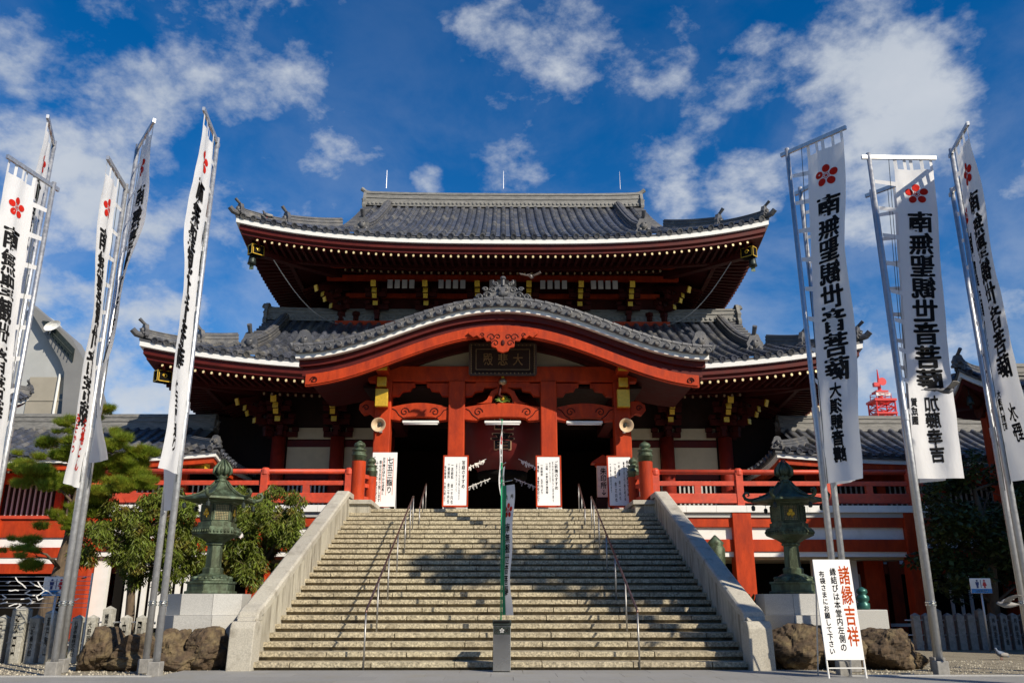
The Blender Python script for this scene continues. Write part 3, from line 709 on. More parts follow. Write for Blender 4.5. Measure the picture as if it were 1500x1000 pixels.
for i, x in enumerate(PC):
    for s in (1, -1):
        if (i == 0 and s < 0) or (i == 3 and s > 0): continue
        mb = MB().prism([(x+s*.30, 9.0), (x+s*.30, 8.50), (x+s*.55, 8.52), (x+s*.66, 8.68), (x+s*.95, 8.72), (x+s*1.02, 8.86), (x+s*1.12, 8.88), (x+s*1.12, 9.0)], 'y', 30.08, 30.34)
        mb.build('bracket_arm', RED, T, bevel=.01)
for s in (1, -1):   # beam noses with gilt plates, and the carved side nosings
    x = s*4.36
    for z, h, d, w in ((9.22, .40, 1.0, .42), (8.72, .30, .55, .30), (8.0, .62, .42, .42)):
        o = MB().box(x-w/2, x+w/2, 29.92-d, 29.92, z-.0, z+h).build('beam_nose', RED, T, bevel=.02)
        MB().box(x-w/2-.015, x+w/2+.015, 29.92-d-.03, 29.92-d+.16, z-.015, z+h+.015).build('gilt_plate', GOLD, o, bevel=.015)
    o = MB().box(x-.17, x+.17, 29.62, 29.92, 8.38, 8.62).build('bearing_block', GOLD, T, bevel=.02)
    mb = MB().prism([(x+s*.30, 8.3), (x+s*.62, 8.34), (x+s*.86, 8.18), (x+s*.88, 7.98), (x+s*.72, 7.80), (x+s*.50, 7.86), (x+s*.30, 7.7)], 'y', 30.0, 30.36); o = mb.build('side_nosing', RED, T, bevel=.03)
    MB().tube([(x+s*(.62+.12*cos(k*.6)*(1-k*.06)), 29.99, 8.05+.12*sin(k*.6)*(1-k*.06)) for k in range(13)], .02, 5).build('scroll_carving', DRED, o)
# frog-leg strut with painted carving in the middle bay
fl = [(-.95, 8.24), (-.72, 8.26), (-.55, 8.34), (-.40, 8.66), (-.15, 8.80), (.15, 8.80), (.40, 8.66), (.55, 8.34), (.72, 8.26), (.95, 8.24)]
fg = MB()
for sg in (1, -1):
    fg.prism([(sg*.95, 8.22), (sg*.72, 8.28), (sg*.58, 8.38), (sg*.42, 8.70), (sg*.15, 8.84), (0, 8.84), (0, 8.66), (sg*.15, 8.66), (sg*.28, 8.56), (sg*.42, 8.24)], 'y', 30.05, 30.3)
fgo = fg.build('frog_leg_strut', RED, T, bevel=.01)
cv = MB()
for k in range(9):
    a = pi*k/8; cv.tube([(0, 30.12, 8.28), (.16*cos(a), 30.08, 8.34+.12*sin(a)), (.30*cos(a)*(.9+.2*(k % 2)), 30.06, 8.30+.22*sin(a))], [.03, .03, .012], 5)
cv.build('painted_leaf_carving', M('leaf green paint', (.16, .24, .02), .5), fgo); MB().ell((0, 30.06, 8.44), .085, .06, .10, 10, 6).build('painted_peach', GOLD, fgo, True)
MB().box(-1.0, 1.0, 30.06, 30.3, 8.84, 9.04).build('bracket_arm', RED, T)
# plaster tympanum and the beam it stands on
n = 40; poly = [(-3.9+7.8*i/n, min(kz(-3.9+7.8*i/n)-.75, 10.62)) for i in range(n+1)]
MB().prism([(3.9, 9.62), (-3.9, 9.62)] + poly, 'y', 30.2, 30.3).build('tympanum', CREAM, T)
curved('inner_arch', 29.9, 30.15, lambda x: kz(x)-.72, lambda x: max(9.62, min(kz(x)-.92, 10.62-.03*x*x)), DRED, -4.6, 4.6)
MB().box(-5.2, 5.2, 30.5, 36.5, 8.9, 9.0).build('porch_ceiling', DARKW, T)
for x in (-4.36, 4.36): MB().box(x-.2, x+.2, 30.5, 36.5, 8.2, 8.9).build('tie_beam', DRED, T)
# ridge ornament at the crown of the porch
orn = MB(); f = len(orn.v)
onigawara(orn, (0, KY-.05, kz(0)+.22), .95, .85, 0, False)
for s in (1, -1):
    for cx_, cz_, r in ((.42, .55, .14), (.62, .30, .17), (.95, .22, .14), (.30, .85, .10), (.72, .60, .10)):
        orn.tube([(s*(cx_+r*cos(k*.6)*(1-k*.055)), KY-.10, kz(0)+.22+cz_+r*sin(k*.6)*(1-k*.055)) for k in range(14)], .045, 6)
    orn.prism([(s*.5, kz(.5)+.2), (s*1.35, kz(1.35)+.22), (s*1.15, kz(0)+.46), (s*.85, kz(0)+.56), (s*.5, kz(0)+.9)], 'y', KY-.06, KY+.06)
    orn.ell((s*.16, KY-.16, kz(0)+.82), .07, .06, .06, 8, 5); orn.tube([(s*.25, KY-.05, kz(0)+.98), (s*.42, KY-.08, kz(0)+1.15), (s*.40, KY-.1, kz(0)+1.28)], [.08, .06, .02], 6)
orn.tube([(0, KY-.1, kz(0)+1.0), (0, KY-.1, kz(0)+1.28)], .07, 8); orn.ell((0, KY-.1, kz(0)+1.36), .12, .12, .10, 10, 6)
orn.v = [(p[0]*.88, p[1], kz(0)+.2+(p[2]-kz(0)-.2)*.78) for p in orn.v]; orn.build('crest_ornament', TILED, T)
MB().sweep([(0, KY+.05+(i*.5), kz(0)+.22) for i in range(13)], ridge_prof(.5, .5)).build('ridge', RIDGE, T)
for s in (1, -1):
    mb = MB(); onigawara(mb, (s*6.95, KY+.0, kz(6.95)+.18), .55, .72, 0, False)
    mb.tube([(s*7.1, KY-.05, kz(7.1)+.2), (s*7.3, KY-.08, kz(7.1)+.22), (s*7.4, KY-.08, kz(7.1)+.38)], [.12, .11, .09], 8); mb.build('porch_corner_tile', TILED, T)

# ------------------------------------------------------------------ corridor wings either side
def wing(sx, x0, x1, label):
    t = thing('corridor_wing', label, 'corridor building', (sx*(x0+x1)/2, 35, 0))
    R = Roof(sx*(x0+x1)/2, 37, (x1-x0)/2, 4, 6.75, .36, .030, (x1-x0)/2-1.6, 1.9, 4, .35, 4.0)
    mb = R.tiles(.46, .115, .36, True); o = mb.build('tiled_roof', TILE, t, True); e = o.modifiers.new('e', 'EDGE_SPLIT'); e.split_angle = radians(42)
    R.ring((.10, -.02), (.04, -.06), (.04, -.14), (.25, -.14)).build('eave_tile_edge', TILED, o)
    R.ring((.12, -.10), (.12, -.30), (.40, -.30)).build('white_eave_board', WHITE, t)
    R.ring((.22, -.30), (.22, -.52), (.5, -.52)).build('eave_beam', RED, t)
    R.ring((.40, -.42), (1.75, .05)).build('eave_soffit', DRED, t)
    zr = R.z0+R.p(4); cx = R.cx; gw = R.gw
    mb = MB().sweep([(cx-gw, 37, zr), (cx+gw, 37, zr)], ridge_prof(.5, .55))
    for s in (1, -1): onigawara(mb, (cx+s*gw, 37, zr-.2), .6, .85, s*pi/2, False)
    mb.build('ridge', RIDGE, t)
    for s in (1, -1):
        mb = MB().sweep(R.hip(s, -1, R.dg, .2), ridge_prof(.4, .3)); q = R.hip(s, -1, .3, .2, 1)[1]; onigawara(mb, (q[0], q[1], q[2]), .4, .5, 0, False); mb.build('corner_ridge', TILED, t)
        MB().beam((cx+s*(R.hw-.5), 33.4, 6.40), (cx+s*(R.hw-2.2), 35.1, 6.7), .22, .3).build('corner_beam', GOLD, t)
    rr = MB(); n = int((R.hw-.6)/.33)
    for i in range(-n, n+1):
        p = (cx+i*.33, 33.35, 6.18); rr.cur = 0; rr.beam(p, (p[0], 35, 6.62), .10, .12); rr.cur = 1; k = rr.pts([(p[0]+.045*cos(a), 33.34, 6.18+.05*sin(a)) for a in (2*pi*j/8 for j in range(8))]); rr.face(*range(k, k+8))
    struct(rr.build('rafters', [DRED, TIP], t), 'stuff')
    a, b = (cx-R.hw+1.8, cx+R.hw-1.8)
    MB().box(a, b, 35.0, 39, .2, 6.9).build('wall', DARKW, t)
    MB().box(a, b, 34.85, 35.02, 5.9, 6.5).build('wall_beam', RED, t); MB().box(a, b, 34.85, 35.02, 4.05, 4.5).build('wall_beam', RED, t)
    x = a+.6
    while x < b:
        MB().box(x-.14, x+.14, 34.8, 35.05, 0, 6.6).build('column', RED, t)
        mb = MB()
        for j in range(9): mb.box(x+.35+j*.22, x+.35+j*.22+.05, 34.9, 34.97, 4.5, 5.9)
        mb.build('lattice_window', GRANP, t); x += 2.5
    # low terrace in front, red beams over white panels
    f0, f1 = (14.3, x1) if sx > 0 else (-x1, -14.3)
    MB().box(f0, f1, 32.6, 35, 4.3, 4.42).build('terrace_edge', CAPR, t); MB().box(f0, f1, 32.68, 32.9, 3.62, 4.3).build('terrace_beam', RED, t)
    MB().box(f0, f1, 32.76, 32.9, 3.25, 3.62).build('terrace_panel', WHITE, t); MB().box(f0, f1, 32.68, 32.9, 2.88, 3.25).build('terrace_beam', RED, t)
    MB().box(f0, f1, 32.72, 32.9, 2.66, 2.88).build('terrace_panel', WHITE, t); MB().box(f0, f1, 32.68, 32.9, 2.3, 2.66).build('terrace_beam', RED, t)
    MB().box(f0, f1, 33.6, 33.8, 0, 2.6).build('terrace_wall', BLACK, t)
    for k in range(5):
        x = f0+.5+k*(f1-f0-1)/4; MB().box(x-.22, x+.22, 32.62, 33.0, 0, 4.3).build('terrace_column', RED, t)
wing(-1, 11.2, 33, 'long red corridor wing with low tiled roof left of the main hall, behind the pine')
wing(1, 10.8, 33, 'long red corridor wing with low tiled roof right of the main hall')

# ------------------------------------------------------------------ stone staircase
st = thing('stone_staircase', 'wide granite staircase with solid stone side walls leading up to the red hall', 'staircase', (0, 17.7, 0))
NS = 25; RI = 4.2/NS; RU = 10.7/NS
rs = random.Random(3)
for k in range(NS):
    y = 17.7+k*RU; z = k*RI; hx = 4.95
    b = MB(); b.cur = 0
    x = -hx; first = rs.uniform(.5, 1.7)
    while x < hx-.02:
        x2 = min(hx, x+first); first = rs.uniform(1.35, 1.8)
        if hx-x2 < .3: x2 = hx
        dy = rs.uniform(-.004, .004); b.box(x+.009, x2-.009, y-.075+dy, y+RU+.02, z+RI-.098, z+RI+rs.uniform(-.002, .002)); x = x2
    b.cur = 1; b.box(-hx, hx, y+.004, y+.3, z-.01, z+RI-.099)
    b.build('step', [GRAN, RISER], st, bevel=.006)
for s in (1, -1):
    mb = MB(); y = 17.95
    tz = lambda y: 1.02+.384*(y-18.2) if y > 18.2 else 1.02-.6*(18.2-y)
    apx = 27.2
    while y < 29.3:
        y2 = min(y+.92, 29.4); zz = lambda q: tz(min(q, apx))
        lo = lambda q: max(-.05, .393*(min(q, 28.2)-17.7)-.5)
        mids = [q for q in (18.2, apx) if y < q < y2]
        top = [(y+.010, zz(y))]+[(q, zz(q)) for q in mids]+[(y2-.010, zz(y2))]
        mb.prism([(y+.010, lo(y)), (y2-.010, lo(y2))]+top[::-1], 'x', s*4.93, s*5.27); y = y2
    mb.build('side_wall', GRANW, st)
    cp = MB(); pth = [(s*5.10, 17.72, .90), (s*5.10, 17.76, 1.02), (s*5.10, 17.90, 1.12)]
    y = 18.1; segs = []
    pr = [(-.215, -.10), (.215, -.10), (.215, .05), (.17, .085), (-.17, .085), (-.215, .05)]
    pts = [(17.78, .92), (17.83, 1.02), (17.98, 1.10), (18.2, 1.17)]
    cp.sweep([(s*5.10, a, b_) for a, b_ in pts], pr)
    y = 18.2
    while y < apx-.1:
        y2 = min(y+1.5, apx); cp.sweep([(s*5.10, y+.004, tz(y)+.13), (s*5.10, y2-.004, tz(y2)+.13)], pr); y = y2
    cp.sweep([(s*5.10, apx+.004, tz(apx)+.13), (s*5.10, 29.45, tz(apx)+.13)], pr)
    cp.build('wall_coping', GRANC, st, bevel=.01)
    nw = MB(); nw.prism([(17.42, 0), (18.0, 0), (18.0, .86), (17.85, .93), (17.55, .93), (17.46, .80)], 'x', s*4.86, s*5.34)
    nw.prism([(17.66, .93), (18.25, .93), (18.25, 1.02), (17.9, 1.02), (17.72, 1.0)], 'x', s*4.92, s*5.28)
    nw.build('newel_block', GRANC, st, bevel=.02)
    pd_ = MB().box(s*4.75-.45, s*4.75+.2 if s > 0 else s*4.75+.45, 27.5, 29.6, 3.3, 4.3); pd_.build('post_pedestal', GRANW, st, bevel=.015)
    MB().box(*sorted((s*4.22, s*4.95)), 27.4, 29.62, 4.302, 4.44).build('pedestal_cap', GRANC, st, bevel=.015)

RAILM = M('dark worn handrail', (.20, .12, .10), .35, .8, ns=4, amt=.3)
POSTM = M('dull steel post', (.36, .35, .33), .45, .9)
def handrail(x, pts, posts, label):
    t = thing('stair_handrail', label, 'handrail', (x, pts[0][0], .393*(pts[0][0]-17.7)), 'steel handrails on the stairs')
    MB().tube([(x, y, z) for y, z in pts[1:-1]], .024, 10).build('rail', RAILM, t, True)
    for y, z0, z1 in posts+[(pts[0][0], pts[0][1], pts[1][1]), (pts[-1][0], pts[-1][1], pts[-2][1])]: MB().tube([(x, y, z0), (x, y, z1)], .019, 8).build('post', POSTM, t, True)
sl = lambda y: max(0, .393*(y-17.7))
for s, side in ((-1, 'left'), (1, 'right')):
    xx = s*2.71
    handrail(xx, [(17.62, .02), (17.62, 1.08), (17.66, 1.14), (25.85, 4.36), (25.9, 4.33), (25.9, 3.2)], [(y, sl(y)-.05, 1.14+.393*(y-17.66)) for y in (19.2, 20.8, 22.4, 24.0, 25.2)], 'long steel handrail on the lower flight, %s of the central pillar' % side)
    handrail(s*2.58, [(26.6, 3.4), (26.6, 4.08), (26.64, 4.14), (28.55, 5.10), (28.6, 5.08), (28.6, 4.2)], [(27.6, sl(27.6), 4.62)], 'short steel handrail at the top landing, %s of the central banners' % side)

# steel collection pillar before the stairs
ob = thing('offering_pillar', 'short brushed steel offering pillar with dark nameplate at the foot of the stairs', 'offering box', (0, 17.25, 0))
pb = MB().box(-.17, .17, 17.10, 17.42, .04, .86).build('body', STEEL, ob, bevel=.008)
MB().box(-.15, .15, 17.12, 17.40, .0, .04).build('foot', BLACKM, ob)
MB().box(-.18, .18, 17.08, 17.44, .86, .96).build('coin_tray', BLACKM, ob, bevel=.01)
MB().box(-.15, .15, 17.06, 17.12, .915, .945).build('coin_slot', BLACK, ob)
pl = MB().box(-.155, .155, 17.085, 17.10, .70, .84).build('nameplate', BLACKM, ob)
fp = lambda u, v, s=1: (u, 17.082, .77+v)
lt = MB(); ink(lt, '浄', fp, -.095, 0, .06, .065, .02); ink(lt, '財', fp, .095, 0, .06, .065, .02); plum(lt, fp, 0, 0, .045); lt.build('lettering', GRANP, pl)

FSTONE = M('stained concrete socket', (.26, .25, .23), .85, ns=8, amt=.3, bump=.3)
# ------------------------------------------------------------------ tall banner poles with white banners
def banner_pole(x, y, h, ax, ay, blab, plab, tail, red=False, L=7.0, seed=0, amp=1.0, w=None, tw=0):
    al = hypot(ax, ay); a = (ax/al, ay/al, 0); nn = (-a[1], a[0], 0)
    p = thing('banner_pole', plab, 'flagpole', (x, y, 0), 'steel banner poles in the court')
    MB().tube([(x, y, .05), (x, y, h*.45), (x, y, h*.46), (x, y, h+.08)], [.066, .063, .053, .049], 14).build('pole', GALV, p, True)
    MB().tube([(x, y, h*.445), (x, y, h*.465)], [.072, .072], 14).build('pole_joint', GALV, p)
    MB().beam(add((x, y, h-.02), mul(a, -.16)), add((x, y, h-.02), mul(a, al)), .055, .085).build('crossarm', GALV, p)
    MB().box(x-.11, x+.11, y-.11, y+.11, 0, .26).build('base_socket', FSTONE, p, bevel=.015)
    st_ = MB()
    for z in (.22, 1.22, 1.27): st_.lathe([(.068, z), (.082, z+.01), (.082, z+.03), (.068, z+.04)], (x, y, 0), 14)
    st_.build('strap', STEEL, p)
    w = w or .74; gap = al-w-.08; z0 = h-.30
    MB().tube([add((x, y, h-.06), mul(a, gap-.10)), add((x, y, h-3.4), mul(a, gap*.5-.05)), add((x, y, 3.5), mul(a, .09))], .007, 4).build('halyard', BLACKM, p)
    r = random.Random(seed); f1, f2, f3 = (r.uniform(0, 6) for _ in range(3))
    def cl(u, v, s=0, o=.008):
        k = min(1, v/2.2)*amp; e = u/w
        b = k*(.15*sin(1.0*v+f1+1.5*e)*(.25+.75*e)+.07*sin(2.1*v+f2)*e+.10*sin(pi*e)*sin(.6*v+f3)) + .02*sin(9*e+f1)*(1-.5*k) + .045*mnoise.noise(Vector((u*2.6+seed, v*.8, seed*1.7))) + .016*mnoise.noise(Vector((u*8+seed, v*2.2, seed)))
        an = tw*(v/L)**1.2; a_ = (a[0]*cos(an)-a[1]*sin(an), a[0]*sin(an)+a[1]*cos(an), 0); n_ = (-a_[1], a_[0], 0)
        q = add((x, y, z0-v), add(mul(a_, gap*(1-.9*min(1, v/L*1.15))+u-.03*k*sin(v*.9+f2)*e), mul(n_, b)))
        return add(q, mul(n_, s*o))
    bt = thing('banner', blab, 'banner', (x+a[0]*gap, y+a[1]*gap, z0-L), 'white prayer banners hanging from the poles')
    lp = MB().grid(lambda u, v: cl(u*w, v*L), 12, 64)
    for k in (0, 3, 5, 8, 11):   # tabs round the crossarm, loops round the pole, sewn to the cloth
        n = lp.pts([add(cl(w*(k+1)/12, 0), (0, 0, .24)), add(cl(w*k/12, 0), (0, 0, .24))]); lp.face(k+1, k, n+1, n)
    for k in range(3, 62, 6):
        p_, q_ = lp.v[k*13], lp.v[(k+1)*13]; e = add((x, y, 0), mul(a, .065)); n = lp.pts([(e[0], e[1], q_[2]+.07), (e[0], e[1], p_[2]+.05)]); lp.face(k*13, (k+1)*13, n, n+1)
    lp.build('cloth', CLOTH, bt, True)
    fn = lambda u, v, s=1: cl(w/2-u, -v, s)
    cm = MB(); plum(cm, fn, 0, -.62, .27*w/.95, True); cm.build('plum_crest', CREST, bt)
    tm = MB(); tu = -.02
    for i, ch in enumerate('南無聖観世音菩薩'): ink(tm, ch, fn, tu, -1.30-.50*i, .54*w/.95, .475, .065, False, True)
    for txt, u, vc, gw_, gh_ in tail:
        if not red: ink(tm, txt, fn, u, vc, gw_, gh_, .03, True, True)
    tm.build('lettering', INK, bt)
    if red:
        tm = MB()
        for txt, u, vc, gw_, gh_ in tail: ink(tm, txt, fn, u, vc, gw_, gh_, .03, True, True)
        tm.build('red_lettering', CREST, bt)
banner_pole(-6.29, 16.40, 10.95, .15, -1.32, 'white banner turned side-on with plum crest, brightly lit, nearest the left bronze lantern', 'tall steel pole standing nearest the left bronze lantern', [('仁王門通り', -.12, -5.95, .20, 1.35)], seed=4, amp=.45, w=.86, tw=radians(-8))
banner_pole(-6.80, 17.2, 10.3, .50, -1.2, 'white banner almost hidden behind the brightly lit one by the left lantern', 'steel pole just behind the one nearest the left bronze lantern', [], seed=2)
banner_pole(-8.16, 16.45, 9.84, .2, -1.33, 'white banner with red shop lettering near its hem, in front of the pine', 'tall steel pole in front of the stone fence and pine trunk', [('みそかつ', -.26, -5.20, .15, .72), ('矢場とん', .05, -5.35, .26, 1.0)], True, seed=9, amp=.4, L=6.15)
banner_pole(-8.45, 17.3, 11.3, .86, -1.2, 'white banner seen edge-on behind the one with red shop lettering', 'tall steel pole behind the one that carries the red lettered banner', [('大須', .05, -5.8, .2, .7)], seed=6)
banner_pole(-9.75, 16.5, 9.9, -.27, -1.3, 'white banner showing its whole plum crest at the left edge of the view', 'steel pole carrying the leftmost banner', [('信徒', .05, -5.8, .2, .8)], seed=11, amp=.5)
banner_pole(-10.5, 17.5, 11.5, .48, -1.22, 'tall white banner with narrow visible crest just behind the leftmost banner', 'taller steel pole just behind the leftmost one', [('講中', .05, -5.8, .2, .8)], seed=3, amp=.5)
banner_pole(6.28, 16.45, 10.8, .89, -1.06, 'white banner with mirrored lettering nearest the stairs on the right, hanging in shade', 'tall steel pole rising behind the white hand-lettered notice board', [('大須観音講', .02, -5.85, .26, 1.55)], seed=8, amp=.6, w=.86, tw=radians(-10))
banner_pole(6.85, 17.4, 10.35, .55, -1.1, 'white banner mostly hidden behind the shaded one nearest the stairs on the right', 'steel pole just behind the one rising at the notice board', [], seed=12, amp=.4, L=6.45, w=.70, tw=radians(-8))
banner_pole(8.08, 16.45, 10.7, 1.5, .02, 'broad white banner facing the viewer, half in shadow, middle of the right group', 'steel pole in the middle of the right group, with a level crossarm', [('加藤幸吉', -.02, -5.80, .27, 1.35), ('賀成園', .34, -5.45, .13, .55)], seed=5, amp=.35, w=.88, tw=radians(-6), L=6.8)
banner_pole(8.55, 17.5, 10.35, .75, -.9, 'white banner mostly hidden behind the broad half-shadowed one', 'steel pole just behind the one with a level crossarm', [], seed=14, amp=.3, L=6.4, w=.62)
banner_pole(9.97, 16.5, 10.85, -.28, -1.22, 'white banner leaning over the right edge of the view with narrow plum crest', 'steel pole carrying the rightmost banner', [('水野', .0, -5.9, .25, .75), ('大須門前町', .30, -5.6, .12, .8)], seed=15, amp=.5, w=.85, tw=radians(20))
banner_pole(10.43, 17.5, 10.4, -.2, -1.15, 'white banner half hidden behind the rightmost one', 'steel pole just behind the rightmost one', [('大須講', .05, -5.8, .2, 1.0)], seed=16, amp=.6)

# ------------------------------------------------------------------ small nobori banners up the middle of the stairs
def nobori(y, ang, lab, txt, green, seed):
    z = sl(y)+.1; h = 3.42; r = random.Random(seed); ph = r.uniform(0, 6)
    t = thing('nobori_banner', lab, 'small banner', (0, y, z), 'small upright banners up the middle of the stairs')
    MB().tube([(-.02, y, z), (-.02, y, z+h)], .016, 8).build('pole', M('green plastic pole', (.02, .33, .14), .4), t, True)
    W_ = .36; a = (cos(ang), sin(ang), 0); n = (-a[1], a[0], 0)
    MB().tube([(-.02, y, z+h-.06), add((-.02, y, z+h-.06), mul(a, .38))], .009, 6).build('crossbar', STEEL, t, True)
    cl = lambda u, v, s=0: add((0, y, z+h-.14-v), add(mul(a, .01+u-.10*min(1, v/2.5)*u), mul(n, .05*sin(2.2*v+ph)*(u/.45)+.03*sin(5*v+ph)*(u/.45)+s*.006)))
    MB().grid(lambda u, v: cl(u*W_, v*2.7), 6, 30).build('cloth', CLOTH, t, True)
    if green: MB().grid(lambda u, v: cl(.02+u*.10, v*2.7, -2), 2, 30).build('green_edge', GREEN, t, True)
    fn = lambda u, v, s=1: cl(.19+.8*u*(1 if sin(ang) > -.9 and cos(ang) > 0 else -1), -v, -s)
    m = MB(); ink(m, '奉', fn, .11, -.26, .11, .12, .02, False, True); ink(m, '納', fn, -.11, -.26, .11, .12, .02, False, True)
    for i, ch in enumerate(txt): ink(m, ch, fn, 0, -.92-.215*i, .19, .20, .03, False, True)
    m.build('lettering', INK, t); m = MB(); plum(m, fn, 0, -.55, .16, True); m.build('plum_crest', CREST, t)
nobori(18.6, radians(-52), 'small white banner with plum crest hanging right of its green pole, lowest on the stairs', '南無観世音菩薩', True, 1)
nobori(20.2, radians(-75), 'narrow green edged banner seen edge-on, second up the middle of the stairs', '南無観世音菩薩', True, 5)
nobori(26.0, radians(-101), 'white banner hanging left of its pole, highest on the stairs', '南無観世音菩薩', True, 3)

# ------------------------------------------------------------------ notice boards
def board(name, label, x, y, z, w, h, leg, rows, frame, tilt=0, red_rows=()):
    """rows: (text, u, v, w, h, bold) measured from the board centre"""
    t = thing(name, label, 'notice board', (x, y, z))
    zc = z+leg+h/2; ty = lambda v: y+tilt*(v+h/2+leg)
    q = MB(); q.beam((x, ty(-h/2), zc-h/2), (x, ty(h/2), zc+h/2), w, .03, (0, 1, 0)); q.build('panel', PAPER, t)
    fr = MB()
    if frame:
        for a, b in (((x-w/2, ty(-h/2), zc-h/2), (x-w/2, ty(h/2), zc+h/2)), ((x+w/2, ty(-h/2), zc-h/2), (x+w/2, ty(h/2), zc+h/2)), ((x-w/2-.025, ty(-h/2), zc-h/2), (x+w/2+.025, ty(-h/2), zc-h/2)), ((x-w/2-.025, ty(h/2), zc+h/2), (x+w/2+.025, ty(h/2), zc+h/2))): fr.beam(a, b, .05, .05, (0, 1, 0))
        fr.build('frame', RED, t)
    for s in (1, -1):
        MB().tube([(x+s*(w/2-.01), ty(-h/2-leg), z), (x+s*(w/2-.01), ty(-h/2)+.01, zc-h/2+.02)], .016, 6).build('leg', WHITE, t)
        MB().tube([(x+s*(w/2-.04), ty(h/2)+.03, zc+h*.3), (x+s*(w/2-.04), y+.62, z)], .014, 6).build('rear_leg', GALV, t)
    MB().tube([(x-w/2, ty(-h/2-leg*.45), z+leg*.55), (x+w/2, ty(-h/2-leg*.45), z+leg*.55)], .012, 6).build('stretcher', WHITE, t)
    fn = lambda u, v, s=1: (x+u, ty(v)-.019, zc+v)
    m, mr = MB(), MB()
    for tx, u, v, tw, th, bo in rows: ink(m, tx, fn, u, v, tw, th, bo, True)
    for tx, u, v, tw, th, bo in red_rows: ink(mr, tx, fn, u, v, tw, th, bo, True)
    if m.v: m.build('lettering', INK, t)
    if mr.v: mr.build('red_lettering', ORANGE, t)
    return t
board('notice_board', 'white hand-lettered notice board with large orange characters standing in front of the right pole', 6.06, 15.72, 0.02, .68, 1.72, .30, [('縁結びは本堂内左側の', .0, .0, .115, 1.42, .012), ('布袋さまにお願して下さい', -.21, -.05, .10, 1.42, .012)], False, .10, [('諸縁吉祥', .20, .06, .20, 1.38, .016)])
ZD = 4.2
board('notice_board', 'white unframed board lettered in black and red, leftmost on the deck', -4.12, 29.3, ZD, .86, 1.88, .22, [('七五三詣り', .20, .15, .19, 1.25, .02), ('お子様の健やかな成長と', -.02, .12, .09, 1.3, .012), ('幸せをお祈り致します', -.14, -.06, .085, 1.45, .012), ('十一月中毎日受付', -.26, -.06, .085, 1.4, .012), ('ご祈祷料五千円より', -.37, .02, .075, 1.55, .012)], False, .04, [('｜', .31, .1, .015, 1.3, .0), ('｜', .09, .1, .012, 1.3, .0), ('｜', -.08, -.06, .012, 1.4, .0), ('｜', -.32, 0, .012, 1.4, .0)])
board('notice_board', 'red framed white board on copying sutras in front of the left inner column', -1.63, 29.3, ZD, .84, 1.74, .24, [('写経のすすめ', .27, .22, .12, .95, .015), ('どなたでもお気軽に出来ます', .13, -.02, .05, 1.3, 0), ('心静かに写経いたしましょう', .03, .12, .05, 1.0, 0), ('一志納料 金一千円也', -.12, -.12, .08, 1.35, .012), ('一納経料 金二千円也', -.24, -.10, .08, 1.35, .012), ('受付時間 午前九時より', -.36, -.1, .06, 1.25, .01)], True, .04)
board('notice_board', 'red framed white board on prayers in front of the right inner column', 1.61, 29.3, ZD, .84, 1.74, .24, [('ご祈祷のすすめ', .27, .2, .12, 1.0, .015), ('家内安全厄除など諸祈願を', .15, -.02, .05, 1.4, 0), ('受付いたします', .05, .3, .05, .7, 0), ('一日時 午前九時午後四時', -.06, .08, .08, 1.05, .012), ('一志納金 五千円より', -.24, .05, .08, 1.0, .012), ('一場所 本堂内受付にて', -.36, -.06, .07, 1.35, .012)], True, .04)
board('notice_board', 'red framed white board on joining the society, rightmost on the deck', 4.1, 29.3, ZD, .84, 1.74, .24, [('永代ご入会のすすめ', .28, .1, .11, 1.25, .018), ('観音さまとのご縁を結ぶ会', .15, .0, .06, 1.35, .01), ('一年会費 金一千円也', -.02, -.0, .07, 1.3, .01), ('一入会金 金二千円也', -.16, -.06, .08, 1.3, .012), ('一お申込は受付まで', -.32, .1, .05, 1.0, .01)], True, .04)

# lit box sign inside the porch
t = thing('box_sign', 'small white box sign with black lettering in red frame behind the rightmost deck board', 'sign', (3.72, 31, ZD))
MB().box(3.5, 3.94, 31, 31.3, ZD+.75, ZD+1.9).build('sign_box', M('sign paper', (.85, .74, .58), .7), t); MB().box(3.45, 3.99, 30.98, 31.32, ZD+1.9, ZD+1.98).build('frame', RED, t); MB().box(3.45, 3.99, 30.98, 31.32, ZD, ZD+.75).build('stand', DARKW, t)
m = MB(); ink(m, '朱印所↓', lambda u, v, s=1: (3.72+u, 30.99, ZD+1.32+v), 0, 0, .22, 1.0, .02, True); m.build('lettering', INK, t)
MB().prism([(3.3, ZD+2.03), (3.72, ZD+2.3), (4.14, ZD+2.03), (4.14, ZD+1.985), (3.3, ZD+1.985)], 'y', 30.9, 31.4).build('sign_roof', RED, t)

# plaque, lamps, loudspeakers, big lantern
t = thing('name_plaque', 'dark wooden name plaque with three gilt characters hung under the curved gable', 'plaque', (0, 29.75, 9.15))
pb = MB().beam((0, 29.72, 9.22), (0, 29.45, 10.30), 2.4, .06, (0, 1, 0)).build('board', DARKW, t)
fn = lambda u, v, s=1: (u, 29.585-.25*v-.036, 9.76+v)
m = MB()
for i, ch in enumerate('殿悲大'): ink(m, ch, fn, -.55+.55*i, .0, .36, .42, .012)
m.build('lettering', M('tarnished gilt', (.42, .25, .10), .5, .3), t)
fr = MB()
for u0, v0, u1, v1 in ((-1.2, -.54, 1.2, -.54), (-1.2, .54, 1.2, .54), (-1.2, -.54, -1.2, .54), (1.2, -.54, 1.2, .54)): fr.beam(fn(u0, v0), fn(u1, v1), .09, .10, (0, 1, 0))
fr.build('frame', M('carved brown frame', (.055, .028, .015), .6, ns=25, amt=.5), t)
fr = MB()
